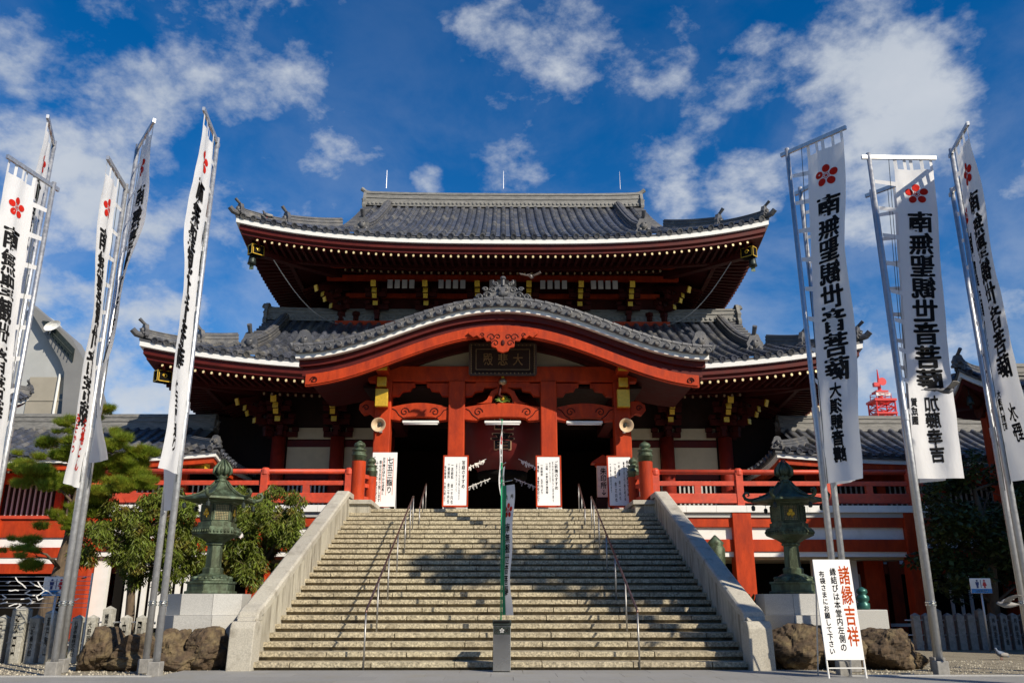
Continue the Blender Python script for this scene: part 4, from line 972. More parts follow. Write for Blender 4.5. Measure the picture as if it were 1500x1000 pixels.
for k in range(64):
    e = k/64*4; i = int(e); q = (e-i)*2-1; u, v = ((q*1.15, -.50), (1.15, q*.50), (-q*1.15, .50), (-1.15, -q*.50))[i]; p = fn(u, v); fr.ell((p[0], p[1]-.05, p[2]), .025, .015, .025, 6, 4)
for u0, v0, u1, v1 in ((-.98, -.36, .98, -.36), (-.98, .36, .98, .36), (-.98, -.36, -.98, .36), (.98, -.36, .98, .36)): fr.beam(fn(u0, v0), fn(u1, v1), .018, .018, (0, 1, 0))
fr.build('gilt_beading', M('tarnished gilt bead', (.30, .20, .10), .5, .3), t)
t = thing('hanging_gong_knob', 'small gilt bell knob on a red cord below the plaque', 'bell', (0, 29.85, 8.6))
MB().ell((0, 29.8, 8.98), .16, .12, .14, 12, 8).build('bell', M('tarnished brass', (.40, .28, .16), .35, .8), t, True); MB().tube([(0, 29.8, 9.1), (0, 29.82, 9.3)], .05, 8).build('cap', GOLD, t); MB().tube([(-.06, 29.8, 8.88), (-.14, 29.85, 8.5), (0, 29.85, 8.4)], .05, 8).build('cord', DRED, t, True)
for x, w in ((-2.98, 'over the left bay'), (0, 'over the middle bay before the red lantern'), (2.98, 'over the right bay')):
    t = thing('tube_lamp', 'white tube lamp fitting under the carved beam ' + w, 'lamp', (x, 30.1, 7.45), 'tube lamps under the porch beams')
    MB().box(x-.66, x+.66, 30.02, 30.22, 7.50, 7.58).build('fitting', WHITE, t, bevel=.01); MB().tube([(x-.62, 30.08, 7.47), (x+.62, 30.08, 7.47)], .035, 10).build('tube', PAPER, t, True)
for s, w in ((-1, 'left'), (1, 'right')):
    t = thing('loudspeaker', 'cream horn loudspeaker fixed to the outer porch column, on the %s' % w, 'loudspeaker', (s*4.40, 29.9, 7.4), 'horn loudspeakers on the porch columns')
    f = MB().lathe([(.06, .0), (.08, .22), (.14, .34), (.25, .44), (.26, .44), (.24, .42), (.10, .28), (.02, .25)], (0, 0, 0), 20, caps=False)
    for i, q in enumerate(f.v): f.v[i] = (s*4.38+q[0]+s*.10*q[2], 29.92-q[2], 7.38+q[1]-.15*q[2])
    f.build('horn', M('cream horn', (.55, .40, .25), .5), t, True); MB().lathe([(.05, 0), (.05, .1)], (s*4.40, 29.62, 7.30), 10).build('driver', BLACKM, t); MB().box(s*4.38-.05, s*4.38+.05, 29.8, 29.93, 7.1, 7.3).build('bracket', GALV, t)
t = thing('paper_lantern', 'huge red paper lantern with black characters hanging inside the porch', 'lantern', (0, 32.3, 5.9))
pr = [(.9, 0)] + [(1.0+.72*sin(pi*k/24)**.6+(.02 if k % 2 else 0), .25+2.9*k/24) for k in range(25)] + [(.9, 3.4)]
MB().lathe(pr, (0, 32.3, 5.9), 40).build('paper_shade', LANTR, t, True); MB().lathe([(.95, -.12), (.95, .14)], (0, 32.3, 5.9), 30).build('lower_hoop', BLACK, t, True); MB().lathe([(.95, 0), (.95, .26)], (0, 32.3, 9.15), 30).build('upper_hoop', BLACK, t, True)
fn = lambda o: (lambda u, v, s=1: (u, 32.3-sqrt(max(.01, (1.0+.72*sin(pi*min(1, max(0, (7.6+v-6.15)/2.9)))**.6)**2-u*u))-o, 7.6+v))
a, b = MB(), MB()
for i, ch in enumerate('観世音'): ink(a, ch, fn(.03), 0, .82-.72*i, .86, .66, .05); ink(b, ch, fn(.05), 0, .82-.72*i, .80, .60, .022)
a.build('gilt_outline', M('dull gilt', (.45, .28, .16), .5), t); b.build('lettering', INK, t)
for s, w in ((-1, 'left'), (1, 'right')):   # strings of folded paper inside the porch
    for k, (z, dz) in enumerate(((6.0, .45), (5.3, .35))):
        t = thing('paper_strip_cord', '%s cord of tied white paper strips inside the dark porch, %s of the banners' % (('upper', 'lower')[k], w), 'paper cord', (s*1.0, 30.8, z))
        p0, p1 = (s*1.45, 30.8, z-.1), (s*.45, 31.2, z+dz)
        MB().tube([p0, p1], .012, 5).build('cord', ROPE, t); m = MB(); r = random.Random(k+5)
        for j in range(34):
            q = add(p0, mul(sub(p1, p0), r.random()*(.75 if k == 0 else 1))); d = (r.uniform(-.05, .05), r.uniform(-.03, .03), r.uniform(-.16, .05)); m.beam(q, add(q, d), .035, .008, (0, 1, 0))
        m.build('paper_strips', ROPE if k == 0 else CONC, t)

# ------------------------------------------------------------------ bronze lanterns on granite pedestals
def bronze_lantern(x, y, z, label, rot):
    t = thing('bronze_lantern', label, 'lantern', (x, y, z), 'bronze lanterns flanking the stairs')
    h6 = lambda pr, zz=0: MB().lathe([(r, q+zz+z) for r, q in pr], (x, y, 0), 6, -pi/2+rot)
    h6([(.66, 0), (.66, .06), (.60, .07), (.60, .24), (.64, .25), (.64, .30)]).build('base', BRONZE, t, bevel=.01)
    lo = MB(); lo.lathe([(.52, .30), (.50, .36), (.36, .46), (.28, .50)], (x, y, z), 24)
    for k in range(16):
        a = 2*pi*k/16; lo.ell((x+.43*cos(a), y+.43*sin(a), z+.385), .10, .05, .05, 8, 5, a)
    lo.build('lotus_foot', BRONZE, t, True)
    h6([(.26, .48), (.27, .62), (.25, .64), (.205, .66), (.195, 1.20), (.24, 1.22), (.24, 1.27)]).build('stem', BRONZE, t, bevel=.006)
    h6([(.22, 1.27), (.36, 1.36), (.56, 1.44), (.62, 1.47), (.62, 1.62), (.58, 1.63), (.58, 1.66)]).build('bowl', BRONZE, t, bevel=.008)
    m = MB()
    for k in range(6):   # openwork band round the bowl
        a0 = -pi/2+rot+k*pi/3; p, q = (x+.63*cos(a0), y+.63*sin(a0)), (x+.63*cos(a0+pi/3), y+.63*sin(a0+pi/3))
        for j in range(7):
            e = (j+.5)/7; m.ell((p[0]+(q[0]-p[0])*e, p[1]+(q[1]-p[1])*e, z+1.545), .03, .03, .045, 6, 4)
    m.build('openwork_band', BRONZE, t, True)
    fb = h6([(.50, 1.66), (.50, 1.78), (.44, 1.79), (.44, 2.26), (.50, 2.27), (.52, 2.32)]).build('fire_box', BRONZE, t, bevel=.006)
    for k in range(6):
        a = -pi/2+rot+pi/6+k*pi/3; d = .44*cos(pi/6); c, tn = (x+d*cos(a), y+d*sin(a)), (-sin(a), cos(a))
        F = lambda u, v, o=0: (c[0]+tn[0]*u+cos(a)*o, c[1]+tn[1]*u+sin(a)*o, z+2.03+v)
        m = MB(); m.quad(F(-.175, -.19, .004), F(.175, -.19, .004), F(.175, .19, .004), F(-.175, .19, .004)); pn = m.build('lattice_panel', LATT, t)
        m = MB()
        for j in range(9): u = -.17+j*.0425; m.beam(F(u, -.19, .012), F(u, .19, .012), .013, .012, (cos(a), sin(a), 0))
        for j in range(10): v = -.19+j*.0422; m.beam(F(-.17, v, .013), F(.17, v, .013), .012, .012)
        for q in ((-.19, -.20, -.19, .20), (.19, -.20, .19, .20)): m.beam(F(q[0], q[1], .01), F(q[2], q[3], .01), .035, .035, (cos(a), sin(a), 0))
        m.build('lattice', BRONZE, pn)
        if k % 2 == 1:
            m = MB()
            for j in range(3): b_ = pi/2+j*2*pi/3; q = F(.055*cos(b_), .055*sin(b_), .03); m.ell(q, .055, .02, .055, 10, 6, a-pi/2)
            m.beam(F(0, -.03, .03), F(.03, -.13, .03), .02, .015); m.build('gold_leaf_crest', GOLD, pn, True)
    rp = [(.94, 2.34), (.93, 2.40), (.74, 2.44), (.54, 2.52), (.36, 2.64), (.22, 2.78), (.16, 2.86)]
    h6([(.45, 2.30)]+rp).build('roof', BRONZE, t, bevel=.008)
    for k in range(6):
        a = -pi/2+rot+k*pi/3; P = lambda r, q: (x+r*cos(a), y+r*sin(a), z+q)
        m = MB().tube([P(r*.97, q+.02) for r, q in reversed(rp)], .03, 6)
        m.tube([P(.86, 2.40), P(.98, 2.40), P(1.07, 2.44), P(1.11, 2.53), P(1.06, 2.60), P(.98, 2.59), P(.965, 2.53), P(1.01, 2.51)], [.05, .05, .045, .04, .034, .028, .022, .018], 8)
        m.build('roof_scroll', BRONZE, t, True)
        m = MB().tube([P(.88, 2.34), P(.88, 2.26)], .008, 5); m.lathe([(.03, 0), (.05, .02), (.055, .10), (.03, .14)], P(.88, 2.12), 10); m.build('wind_bell', BLACKM, t)
    MB().lathe([(.16, 2.84), (.19, 2.87), (.11, 2.91), (.10, 2.95), (.16, 2.99), (.10, 3.03), (.13, 3.05), (.185, 3.13), (.18, 3.22), (.10, 3.34), (.02, 3.42)], (x, y, z), 16).build('jewel', BRONZE, t, True)
    m = MB()
    for k in range(7):
        a = 2*pi*k/7; c, s_ = cos(a), sin(a)
        m.tube([(x+r*c, y+r*s_, z+q) for r, q in ((.15, 3.0), (.225, 3.10), (.22, 3.20), (.13, 3.34), (.03, 3.46))], [.02, .045, .04, .03, .01], 6)
    m.build('flame', BRONZE, t, True)
    t.scale = (.85, .85, .85)
    p = thing('lantern_pedestal', 'two-tier octagonal granite pedestal under the bronze lantern, %s of the stairs' % ('left' if x < 0 else 'right'), 'pedestal', (x, y, .62), 'granite pedestals under the lanterns')
    for nm, r, a, b in (('lower_tier', 1.02, .40, 1.03), ('upper_tier', .86, 1.034, 1.46)):
        m = MB()
        for k in range(8):
            a0, a1 = pi/8+k*pi/4+.004, pi/8+(k+1)*pi/4-.004; m.prism([(x, y), (x+r*cos(a0), y+r*sin(a0)), (x+r*cos(a1), y+r*sin(a1))], 'z', a, b)
        m.build(nm, GRANP, p)
bronze_lantern(-6.36, 19.2, 1.465, 'green bronze lantern with curled roof corners on a granite pedestal, left of the stairs', 0)
bronze_lantern(6.45, 19.2, 1.465, 'dark green bronze lantern with a gold leaf crest facing us, right of the stairs', radians(22))

def rock(x, y, w, d, h, seed, label):
    r = random.Random(seed); ph = [r.uniform(0, 6) for _ in range(12)]; m = MB(); n, k = 72, 44
    pl = [(norm((r.uniform(-1, 1), r.uniform(-1, 1), r.uniform(-.8, .8))), r.uniform(.72, 1.02)) for _ in range(26)] + [((0, -1, 0), .86), ((1, 0, 0), .94), ((-1, 0, 0), .94), ((0, 0, 1), .84)]
    def P(u, v):
        a = 2*pi*u; b = -pi/2+pi*v; q = (cos(a)*cos(b), sin(a)*cos(b), sin(b))
        t = 0
        for nn, hh in pl:
            e = q[0]*nn[0]+q[1]*nn[1]+q[2]*nn[2]
            if e > .05: t += (e/hh)**40
        f = t**(-1/40) if t > 0 else 1.2
        X, Y, Z = q
        p_ = Vector(q)*1.7+Vector((seed*3.1, seed, 0)); f *= 1+.11*mnoise.fractal(p_*1.3, .8, 2.1, 6)-.10*max(0, .22-abs(mnoise.noise(p_*1.5)))/.22*.6
        return (x+X*f*w*.60, y+Y*f*d*.6, h/2-.03+Z*f*h*.60)
    m.grid(P, n, k); o = m.build('boulder', ROCK, None, False); tag(o, label, 'rock', 'boulders under the lantern pedestals'); return o
rk = [(-8.0, 18.05, .66, 1.0, .84), (-7.28, 18.05, .92, 1.0, .70), (-6.60, 18.0, .66, .9, .80), (-5.94, 18.05, .86, .9, .82), (-7.35, 17.72, .85, .5, .36), (-6.45, 17.72, .8, .5, .40)]
for i, (a, b, w, d, h) in enumerate(rk):
    rock(a, b, w, d, h, i, ['tall dark boulder at the left end, under the left pedestal', 'broad brown boulder left of centre under the left pedestal', 'upright brown boulder below the middle of the left pedestal', 'dark boulder against the left stair wall', 'low boulder at the foot of the broad left one', 'low boulder at the foot of the left stair-side ones'][i])
for i, (a, b, w, d, h) in enumerate([(5.98, 18.05, 1.25, 1.0, .88), (6.90, 18.0, .78, .9, .86), (7.78, 18.1, 1.15, 1.0, .80), (8.42, 18.25, .5, .6, .35)]):
    rock(a, b, w, d, h, 20+i, ['big square brown boulder beside the right stair wall', 'narrow brown boulder under the right pedestal, left of the notice board', 'rounded brown boulder right of the notice board', 'small low boulder at the right end'][i])
for i, (a, b) in enumerate([(-6.36, 19.5), (6.75, 19.5)]):
    m = MB(); m.box(a-1.5, a+1.35, b-1.35, b+1.6, -.02, .52); o = m.build('earth_bed', M('packed earth', (.10, .075, .045), .95, ns=8, amt=.4, bump=.6, bs=30)); struct(o)
# granite bollard with bronze cap
t = thing('capped_stone_post', 'short granite post with bronze onion cap behind the notice board', 'post', (8.65, 21, 0))
MB().box(8.2, 9.1, 20.7, 21.3, 0, 1.12).build('block', GRANP, t, bevel=.02); MB().lathe([(.13, 1.12), (.15, 1.16), (.15, 1.26), (.10, 1.29), (.15, 1.34), (.15, 1.42), (.08, 1.47), (.13, 1.51), (.12, 1.58), (.02, 1.64)], (8.66, 21, 0), 14).build('cap', M('green bronze cap', (.03, .12, .10), .4, .4), t, True)
t = thing('bronze_finial', 'weathered bronze finial on a stand behind the right stair wall', 'finial', (5.95, 24, 0))
MB().box(5.78, 6.12, 23.85, 24.15, 0, 2.1).build('stand', GRANP, t, bevel=.02); MB().lathe([(.2, 2.1), (.24, 2.2), (.26, 2.7), (.2, 2.8), (.24, 2.86), (.12, 2.98), (.02, 3.08)], (5.95, 24, 0), 14).build('finial', BRONZE, t, True)

# ------------------------------------------------------------------ stone fences
def fence(name, label, posts, y, mat, rails):
    t = thing(name, label, 'fence', (posts[0][0], y, 0))
    for x, h, w, tx in posts:
        m = MB(); m.box(x-w/2, x+w/2, y-w/2, y+w/2, 0, h-.07); a = len(m.v)
        m.quad((x-w/2, y-w/2, h-.069), (x+w/2, y-w/2, h-.069), (x, y-w*.1, h)); m.quad((x+w/2, y-w/2, h-.069), (x+w/2, y+w/2, h-.069), (x, y+w*.1, h), (x, y-w*.1, h)); m.quad((x+w/2, y+w/2, h-.069), (x-w/2, y+w/2, h-.069), (x, y+w*.1, h)); m.quad((x-w/2, y+w/2, h-.069), (x-w/2, y-w/2, h-.069), (x, y-w*.1, h), (x, y+w*.1, h))
        o = m.build('post', mat, t, bevel=.008)
        if tx:
            m = MB(); ink(m, tx, lambda u, v, s=1: (x+u, y-w/2-.004, h*.5+v), 0, 0, .09, h*.72, .012, True); m.build('lettering', M('engraved grey', (.06, .06, .06), .8), o)
    for z in rails: MB().tube([(posts[0][0]-.3, y+.02, z), (posts[-1][0]+.3, y+.02, z)], .018, 6).build('rail', GALV, t)
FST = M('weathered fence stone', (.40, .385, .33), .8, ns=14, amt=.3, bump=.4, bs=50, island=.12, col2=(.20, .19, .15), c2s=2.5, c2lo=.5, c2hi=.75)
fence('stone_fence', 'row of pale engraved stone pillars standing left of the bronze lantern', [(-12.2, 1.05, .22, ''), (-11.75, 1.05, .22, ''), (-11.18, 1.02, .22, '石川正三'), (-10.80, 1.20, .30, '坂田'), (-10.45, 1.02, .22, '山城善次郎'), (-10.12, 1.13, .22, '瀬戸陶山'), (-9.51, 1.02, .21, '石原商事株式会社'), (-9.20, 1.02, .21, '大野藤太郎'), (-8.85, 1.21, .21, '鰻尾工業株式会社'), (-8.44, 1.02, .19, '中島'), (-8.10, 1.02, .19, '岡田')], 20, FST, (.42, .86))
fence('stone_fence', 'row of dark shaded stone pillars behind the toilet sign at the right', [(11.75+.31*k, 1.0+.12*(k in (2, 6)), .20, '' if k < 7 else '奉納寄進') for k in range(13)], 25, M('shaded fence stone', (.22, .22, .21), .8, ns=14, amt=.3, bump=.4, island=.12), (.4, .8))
t = thing('picket_fence', 'white upright pickets behind the dark stone fence at the right', 'fence', (12.5, 30, 0))
for k in range(7): MB().box(11.5+k*.33 + (2.4 if k > 3 else 0), 11.6+k*.33 + (2.4 if k > 3 else 0), 29.6, 29.66, .3, 2.2).build('picket', WHITE, t)
MB().box(11.3, 16, 29.67, 29.73, .5, .6).build('rail', WHITE, t)

# ------------------------------------------------------------------ toilet signs and the fortune paper rack
def toilet_sign(x, y, z0, w, label):
    t = thing('toilet_sign', label, 'sign', (x, y, 0), 'toilet signs')
    MB().tube([(x, y, 0), (x, y, z0+.3)], .028, 8).build('post', GALV, t, True); h = .40
    p = MB().box(x-w/2, x+w/2, y-.05, y-.02, z0, z0+h).build('panel', PAPER, t, bevel=.01)
    MB().box(x-w/2+.005, x+w/2-.005, y-.055, y-.051, z0+.005, z0+.12).build('blue_band', BLUE, p)
    for s, mt in ((-1, NAVY), (1, PRED)):
        m = MB(); c = (x+s*.10, y-.056, z0+.25); F = lambda u, v, q=1: (c[0]+u, c[1], c[2]+v)
        disc(m, F, 0, .085, .026, .026); m.prism([(c[0]+a, c[2]+b) for a, b in (((-.05, .05), (.05, .05), (.04, -.03), (.03, -.03), (.025, -.11), (-.025, -.11), (-.03, -.03), (-.04, -.03)) if s < 0 else ((-.03, .05), (.03, .05), (.06, -.05), (.025, -.05), (.02, -.11), (-.02, -.11), (-.025, -.05), (-.06, -.05)))], 'y', c[1]-.002, c[1]); m.build('pictogram', mt, p)
    MB().box(x-.006, x+.006, y-.058, y-.051, z0+.15, z0+.36).build('divider', NAVY, p)
    m = MB(); ink(m, 'お手洗い', lambda u, v, s=1: (x+u, y-.058, z0+.062+v), 0, 0, w*.55, .06, .015); m.build('lettering', PAPER, p)
toilet_sign(13.2, 24, 1.52, .58, 'small toilet sign with blue and red figures standing at the dark fence on the right')
toilet_sign(-9.86, 19.5, 1.42, .58, 'small toilet sign with blue and red figures behind paper strips on the left')
t = thing('fortune_paper_rack', 'rack of wires tied with white paper fortunes at the left edge', 'rack', (-10, 19.2, 0))
for x in (-12.4, -8.98): MB().tube([(x, 19.2, 0), (x, 19.2, 1.9)], .022, 8).build('post', GALV, t)
r = random.Random(8)
for k in range(8):
    z = 1.17+k*.092; MB().tube([(-12.4, 19.2, z), (-8.98, 19.2, z+.01)], .006, 4).build('wire', GALV, t)
for k in range(22):
    x = r.uniform(-11.6, -9.05); z = 1.26+.092*r.randrange(7); m = MB(); q = (x, 19.18, z)
    for j in range(r.choice((2, 3))):
        q2 = add(q, (r.uniform(.05, .12)*r.choice((1, 1, -1)), 0, r.uniform(-.10, .05))); m.beam(q, q2, .022, .006, (0, 1, 0)); q = q2
    m.build('paper_strip', PAPER, t)

# ------------------------------------------------------------------ trees and shrubs
def leafy(mb, c, rad, n, r, size, asp, droop, flat=1.0):
    for _ in range(n):
        while True:
            p = (r.uniform(-1, 1), r.uniform(-1, 1), r.uniform(-1, 1)); q = p[0]**2+p[1]**2+p[2]**2
            if q < 1 and r.random() < .25+.75*q: break
        o = (c[0]+p[0]*rad, c[1]+p[1]*rad, c[2]+p[2]*rad*flat); a = r.uniform(0, 2*pi); s = size*r.uniform(.6, 1.3)
        d = norm((cos(a), sin(a), -droop+r.uniform(-.6, .6))); w = norm(cross(d, (r.uniform(-.5, .5), r.uniform(-.5, .5), 1))); e = mul(w, s*asp); 
        n_ = mul(cross(d, w), s*.10)
        mb.quad(o, add(add(o, mul(d, s*.45)), add(e, n_)), add(o, mul(d, s)), add(add(o, mul(d, s*.45)), sub(n_, e)))
def tree(name, label, cat, trunk, tr, blobs, lm, n, size, asp, droop, flat, seed, needles=False):
    r = random.Random(seed); t = thing(name, label, cat, (trunk[0][0], trunk[0][1], 0))
    tk = MB().tube(trunk, tr, 10)
    for c, rad in blobs:
        j = min(range(len(trunk)), key=lambda i: hypot(trunk[i][0]-c[0], trunk[i][1]-c[1])+abs(trunk[i][2]-c[2]+.5)); b = trunk[j]
        md = add(mul(add(b, c), .5), (r.uniform(-.15, .15), r.uniform(-.15, .15), .1)); tk.tube([b, md, c], [tr[-1]*.9, tr[-1]*.6, .012], 6)
        for k in range(5): tk.tube([c, add(c, (r.uniform(-1, 1)*rad*.8, r.uniform(-1, 1)*rad*.8, r.uniform(-.4, .8)*rad*flat))], [.014, .004], 4)
    tk.build('trunk', BARK, t, True)
    m = MB(); small = []
    for c, rad in blobs:
        for _ in range(8): small.append((add(c, (r.uniform(-1, 1)*rad, r.uniform(-.9, .9)*rad, r.uniform(-.95, .9)*rad*(flat if needles else 1))), rad*r.uniform(.28, .6)))
    for c, rad in small:
        k = int(n*rad*rad/.3)
        if needles:
            for _ in range(k):
                a, q = r.uniform(0, 2*pi), sqrt(r.random()); o = (c[0]+rad*q*cos(a), c[1]+rad*q*sin(a), c[2]+rad*flat*(r.uniform(-.7, 1)*(1-.5*q)))
                for j in range(9):
                    b = r.uniform(0, 2*pi); d = norm((cos(b)*.9, sin(b)*.9, r.uniform(.1, 1.1))); l_ = size*r.uniform(.7, 1.2); w = mul(norm(cross(d, (0, 0, 1))), .0055); e = add(o, mul(d, l_))
                    m.quad(sub(o, w), add(o, w), e)
        else: leafy(m, c, rad, k, r, size, asp, droop, flat)
    m.build('crown', lm, t); return t
pb = [((-12.07, 23, 5.97), .32), ((-12.45, 23.3, 5.39), .50), ((-12.34, 22.6, 4.44), .52), ((-11.66, 23.2, 4.53), .6), ((-11.31, 23.6, 5.74), .45), ((-10.58, 22.8, 5.16), .52), ((-10.36, 23.4, 4.71), .57), ((-9.76, 22.7, 4.16), .42), ((-10.95, 22.8, 3.84), .5), ((-11.57, 22.5, 3.33), .42), ((-11.47, 21.5, 2.36), .42), ((-12.21, 22, 2.63), .32), ((-11.54, 23, 5.34), .40), ((-12.9, 23, 4.9), .4), ((-11.2, 23.2, 6.35), .3), ((-10.0, 23, 5.0), .36)]
tree('pine_tree', 'garden pine with yellow green needle pads and a bent trunk at the left', 'pine tree', [(-11.95, 23, -.1), (-11.80, 23, 1.2), (-11.62, 23, 2.1), (-11.50, 23, 2.94), (-11.49, 23, 3.77), (-11.35, 23, 4.68), (-11.5, 23.1, 5.7)], [.22, .19, .17, .14, .12, .09, .05], pb, PINE, 1100, .19, 0, 0, .72, 3, True)
tree('shrub_tree', 'bushy leafy tree between the pine and the left bronze lantern', 'small tree', [(-9.62, 23, -.1), (-9.65, 23, 1.0), (-9.72, 23, 1.9), (-9.9, 23, 2.7)], [.13, .12, .09, .06], [((-10.7, 23, 3.41), .58), ((-10.9, 22.8, 2.8), .5), ((-8.7, 22.6, 3.5), .5), ((-8.9, 22.6, 2.2), .5), ((-10.01, 23, 3.68), .54), ((-9.35, 23, 3.5), .58), ((-10.24, 22.8, 2.7), .58), ((-9.07, 22.8, 2.7), .66), ((-9.57, 23, 3.05), .58), ((-8.93, 23, 3.77), .4), ((-9.3, 23.2, 2.1), .5), ((-8.5, 23, 3.2), .5), ((-8.2, 23.2, 2.5), .55)], LEAF, 1150, .16, .11, 1.1, 1.0, 4)
tree('shrub_tree', 'bushy leafy tree filling the gap between left bronze lantern and stair wall', 'small tree', [(-6.44, 23.5, -.1), (-6.44, 23.5, 1.0), (-6.49, 23.5, 2.2)], [.12, .10, .07], [((-6.2, 22.8, 3.3), .5), ((-5.5, 23, 3.1), .4), ((-6.7, 23, 2.2), .5), ((-7.3, 22.8, 3.7), .45), ((-6.96, 23.5, 3.73), .54), ((-6.33, 23.5, 4.01), .46), ((-5.72, 23.5, 3.46), .50), ((-6.71, 23.3, 3.0), .66), ((-6.04, 23.4, 2.73), .58), ((-7.04, 23.5, 2.55), .5), ((-5.6, 23.5, 3.95), .32), ((-7.5, 23.5, 3.27), .5), ((-7.7, 23.5, 2.6), .5)], LEAF, 1150, .16, .11, 1.1, 1.0, 5)
tree('autumn_tree', 'dark bushy tree with a few orange leaves behind the fence at the right', 'tree', [(14.6, 26, -.1), (14.6, 26, 1.2), (14.75, 26, 2.4), (14.7, 26, 3.6), (14.6, 26, 4.6)], [.2, .17, .14, .10, .06], [((13.41, 25, 4.01), .91), ((15.07, 26, 4.54), 1.06), ((15.77, 26, 3.71), 1.16), ((13.62, 25.4, 2.84), 1.02), ((15.1, 26, 2.6), 1.06), ((13.0, 25.6, 2.3), .7), ((14.32, 26, 5.3), .6), ((17.05, 27, 5.1), .99), ((14.94, 27, 1.9), .7), ((17, 27, 3.2), 1.1), ((14.4, 25.4, 3.6), .9), ((16.4, 26.5, 2.0), .9)], LEAFD, 260, .19, .32, .5, 1.0, 6)
t = thing('tufted_plant', 'small tufted green plant beside the right stair wall', 'plant', (5.75, 20.3, .5)); m = MB(); r = random.Random(2)
for k in range(70):
    a = r.uniform(0, 2*pi); l_ = r.uniform(.3, .6); b = (5.75, 20.3, 1.05); md = add(b, (l_*.5*cos(a), l_*.5*sin(a), l_*.75)); e = add(b, (l_*cos(a), l_*sin(a), l_*r.uniform(.2, .8))); w = (-sin(a)*.014, cos(a)*.014, 0)
    m.quad(sub(b, w), add(b, w), add(md, w), sub(md, w)); m.quad(sub(md, w), add(md, w), e)
m.build('leaves', LEAF, t); MB().lathe([(.14, .5), (.18, .8), (.15, 1.08)], (5.75, 20.3, 0), 12).build('stem', BARK, t)
m = MB(); r = random.Random(4)
for k in range(9000):
    x = r.uniform(-13.5, -5.7); y = r.uniform(20.8, 24.5); o = (x, y, r.uniform(0, .15)+.75*r.random()**2*(.4+.6*sin(x*2.1)**2)); a = r.uniform(0, 6.3); d = mul(norm((cos(a), sin(a), r.uniform(-.2, .7))), r.uniform(.06, .14)); w = mul(norm(cross(d, (0, 0, 1))), .022)
    m.quad(o, add(add(o, mul(d, .5)), w), add(o, d), sub(add(o, mul(d, .5)), w))
struct(m.build('ground_cover', LEAFD), 'stuff')

# ------------------------------------------------------------------ distant buildings
t = thing('apartment_building', 'grey and beige apartment block with steep sloping roof far behind at the left', 'building', (-38, 62, 0))
MB().prism([(-46, 0), (-31.7, 0), (-31.7, 17.4), (-35.4, 22.5), (-46, 13)], 'y', 60, 64).build('wall', CONC, t)
MB().prism([(-34.6, 0), (-31.65, 0), (-31.65, 17.0), (-34.6, 17.0)], 'y', 59.9, 60).build('beige_wall', CONCB, t)
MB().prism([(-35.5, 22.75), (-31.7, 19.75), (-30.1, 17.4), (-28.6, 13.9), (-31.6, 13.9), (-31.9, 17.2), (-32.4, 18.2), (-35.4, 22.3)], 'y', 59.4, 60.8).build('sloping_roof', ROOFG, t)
MB().prism([(-34.1, 21.15), (-33.6, 21.1), (-31.4, 19.0), (-31.4, 18.0), (-33.3, 20.0)], 'y', 59.3, 59.39).build('terrace_opening', BLACKM, t)
m = MB(); 
for k in range(8): p = (-33.4+k*.26, 59.1, 20.0-k*.25); m.tube([p, add(p, (.05, 0, .5))], .03, 5)
m.tube([(-33.5, 59.1, 20.55), (-31.4, 59.1, 18.55)], .04, 5); m.build('terrace_railing', BLACKM, t)
for x, z, w, h in ((-33.5, 13.2, 1.7, 1.5), (-31.9, 10, 1.2, 4.6), (-36.5, 12.6, 1.6, 1.5), (-31.85, 14.6, .7, 2.2)): MB().box(x-w/2, x+w/2, 59.86, 59.95, z-h/2, z+h/2).build('window', GLASS, t)
MB().tube([(-32.5, 59.8, 9), (-32.4, 59.8, 17.2)], .09, 8).build('drainpipe', WHITE, t); MB().box(-40, -31.2, 59.85, 59.98, 15.2, 15.35).build('string_course', CONCB, t)
m = MB().lathe([(.02, 0), (.38, .07), (.66, .22)], (0, 0, 0), 20, caps=False)
for i, q in enumerate(m.v): m.v[i] = (-33.1+q[0]*.9+q[2]*.4, 59.0-q[2], 20.6+q[1]*.55+.25*q[0])
m.tube([(-33.3, 59.1, 20.1), (-33.1, 59.0, 20.6)], .05, 5); m.build('satellite_dish', WHITE, t)
t = thing('beige_building', 'plain beige block rising behind the right corridor wing', 'building', (24, 66, 0)); MB().box(18.5, 26.3, 62, 76, 0, 18).build('wall', BEIGE, t); MB().box(18.4, 26.4, 61.9, 76.1, 18, 18.4).build('parapet', CONC, t)
for k in range(3):
    for j in range(3): MB().box(19.6+j*2.2, 20.9+j*2.2, 61.9, 61.98, 5+k*3.6, 6.7+k*3.6).build('window', GLASS, t)
t = thing('lattice_tower', 'red and white lattice radio tower far off above the right corridor roof', 'tower', (69.4, 150, 0)); m = MB(); X, Y = 69.6, 150
def tw(z0, z1, h): 
    c = [(X+a*h, Y+b*h) for a, b in ((-1, -1), (1, -1), (1, 1), (-1, 1))]
    for i in range(4):
        p, q = c[i], c[(i+1) % 4]; m.tube([(*p, z0), (*p, z1)], .16, 6)
        zz = z0
        while zz < z1-.1:
            z2 = min(zz+2.5, z1); m.tube([(*p, zz), (*q, z2)], .08, 4); m.tube([(*q, zz), (*p, z2)], .08, 4); m.tube([(*p, z2), (*q, z2)], .11, 4); zz = z2
tw(0, 36.2, 1.7); m.build('mast', TOWR, t)
m = MB(); m.box(X-2.0, X+2.0, Y-2.0, Y+2.0, 36.2, 36.6); m.box(X-1.9, X+1.9, Y-1.9, Y+1.9, 33.8, 34.1); m.box(X-1.1, X+1.1, Y-1.1, Y+1.1, 38.0, 38.3); m.build('platform', TOWR, t)
m = MB()
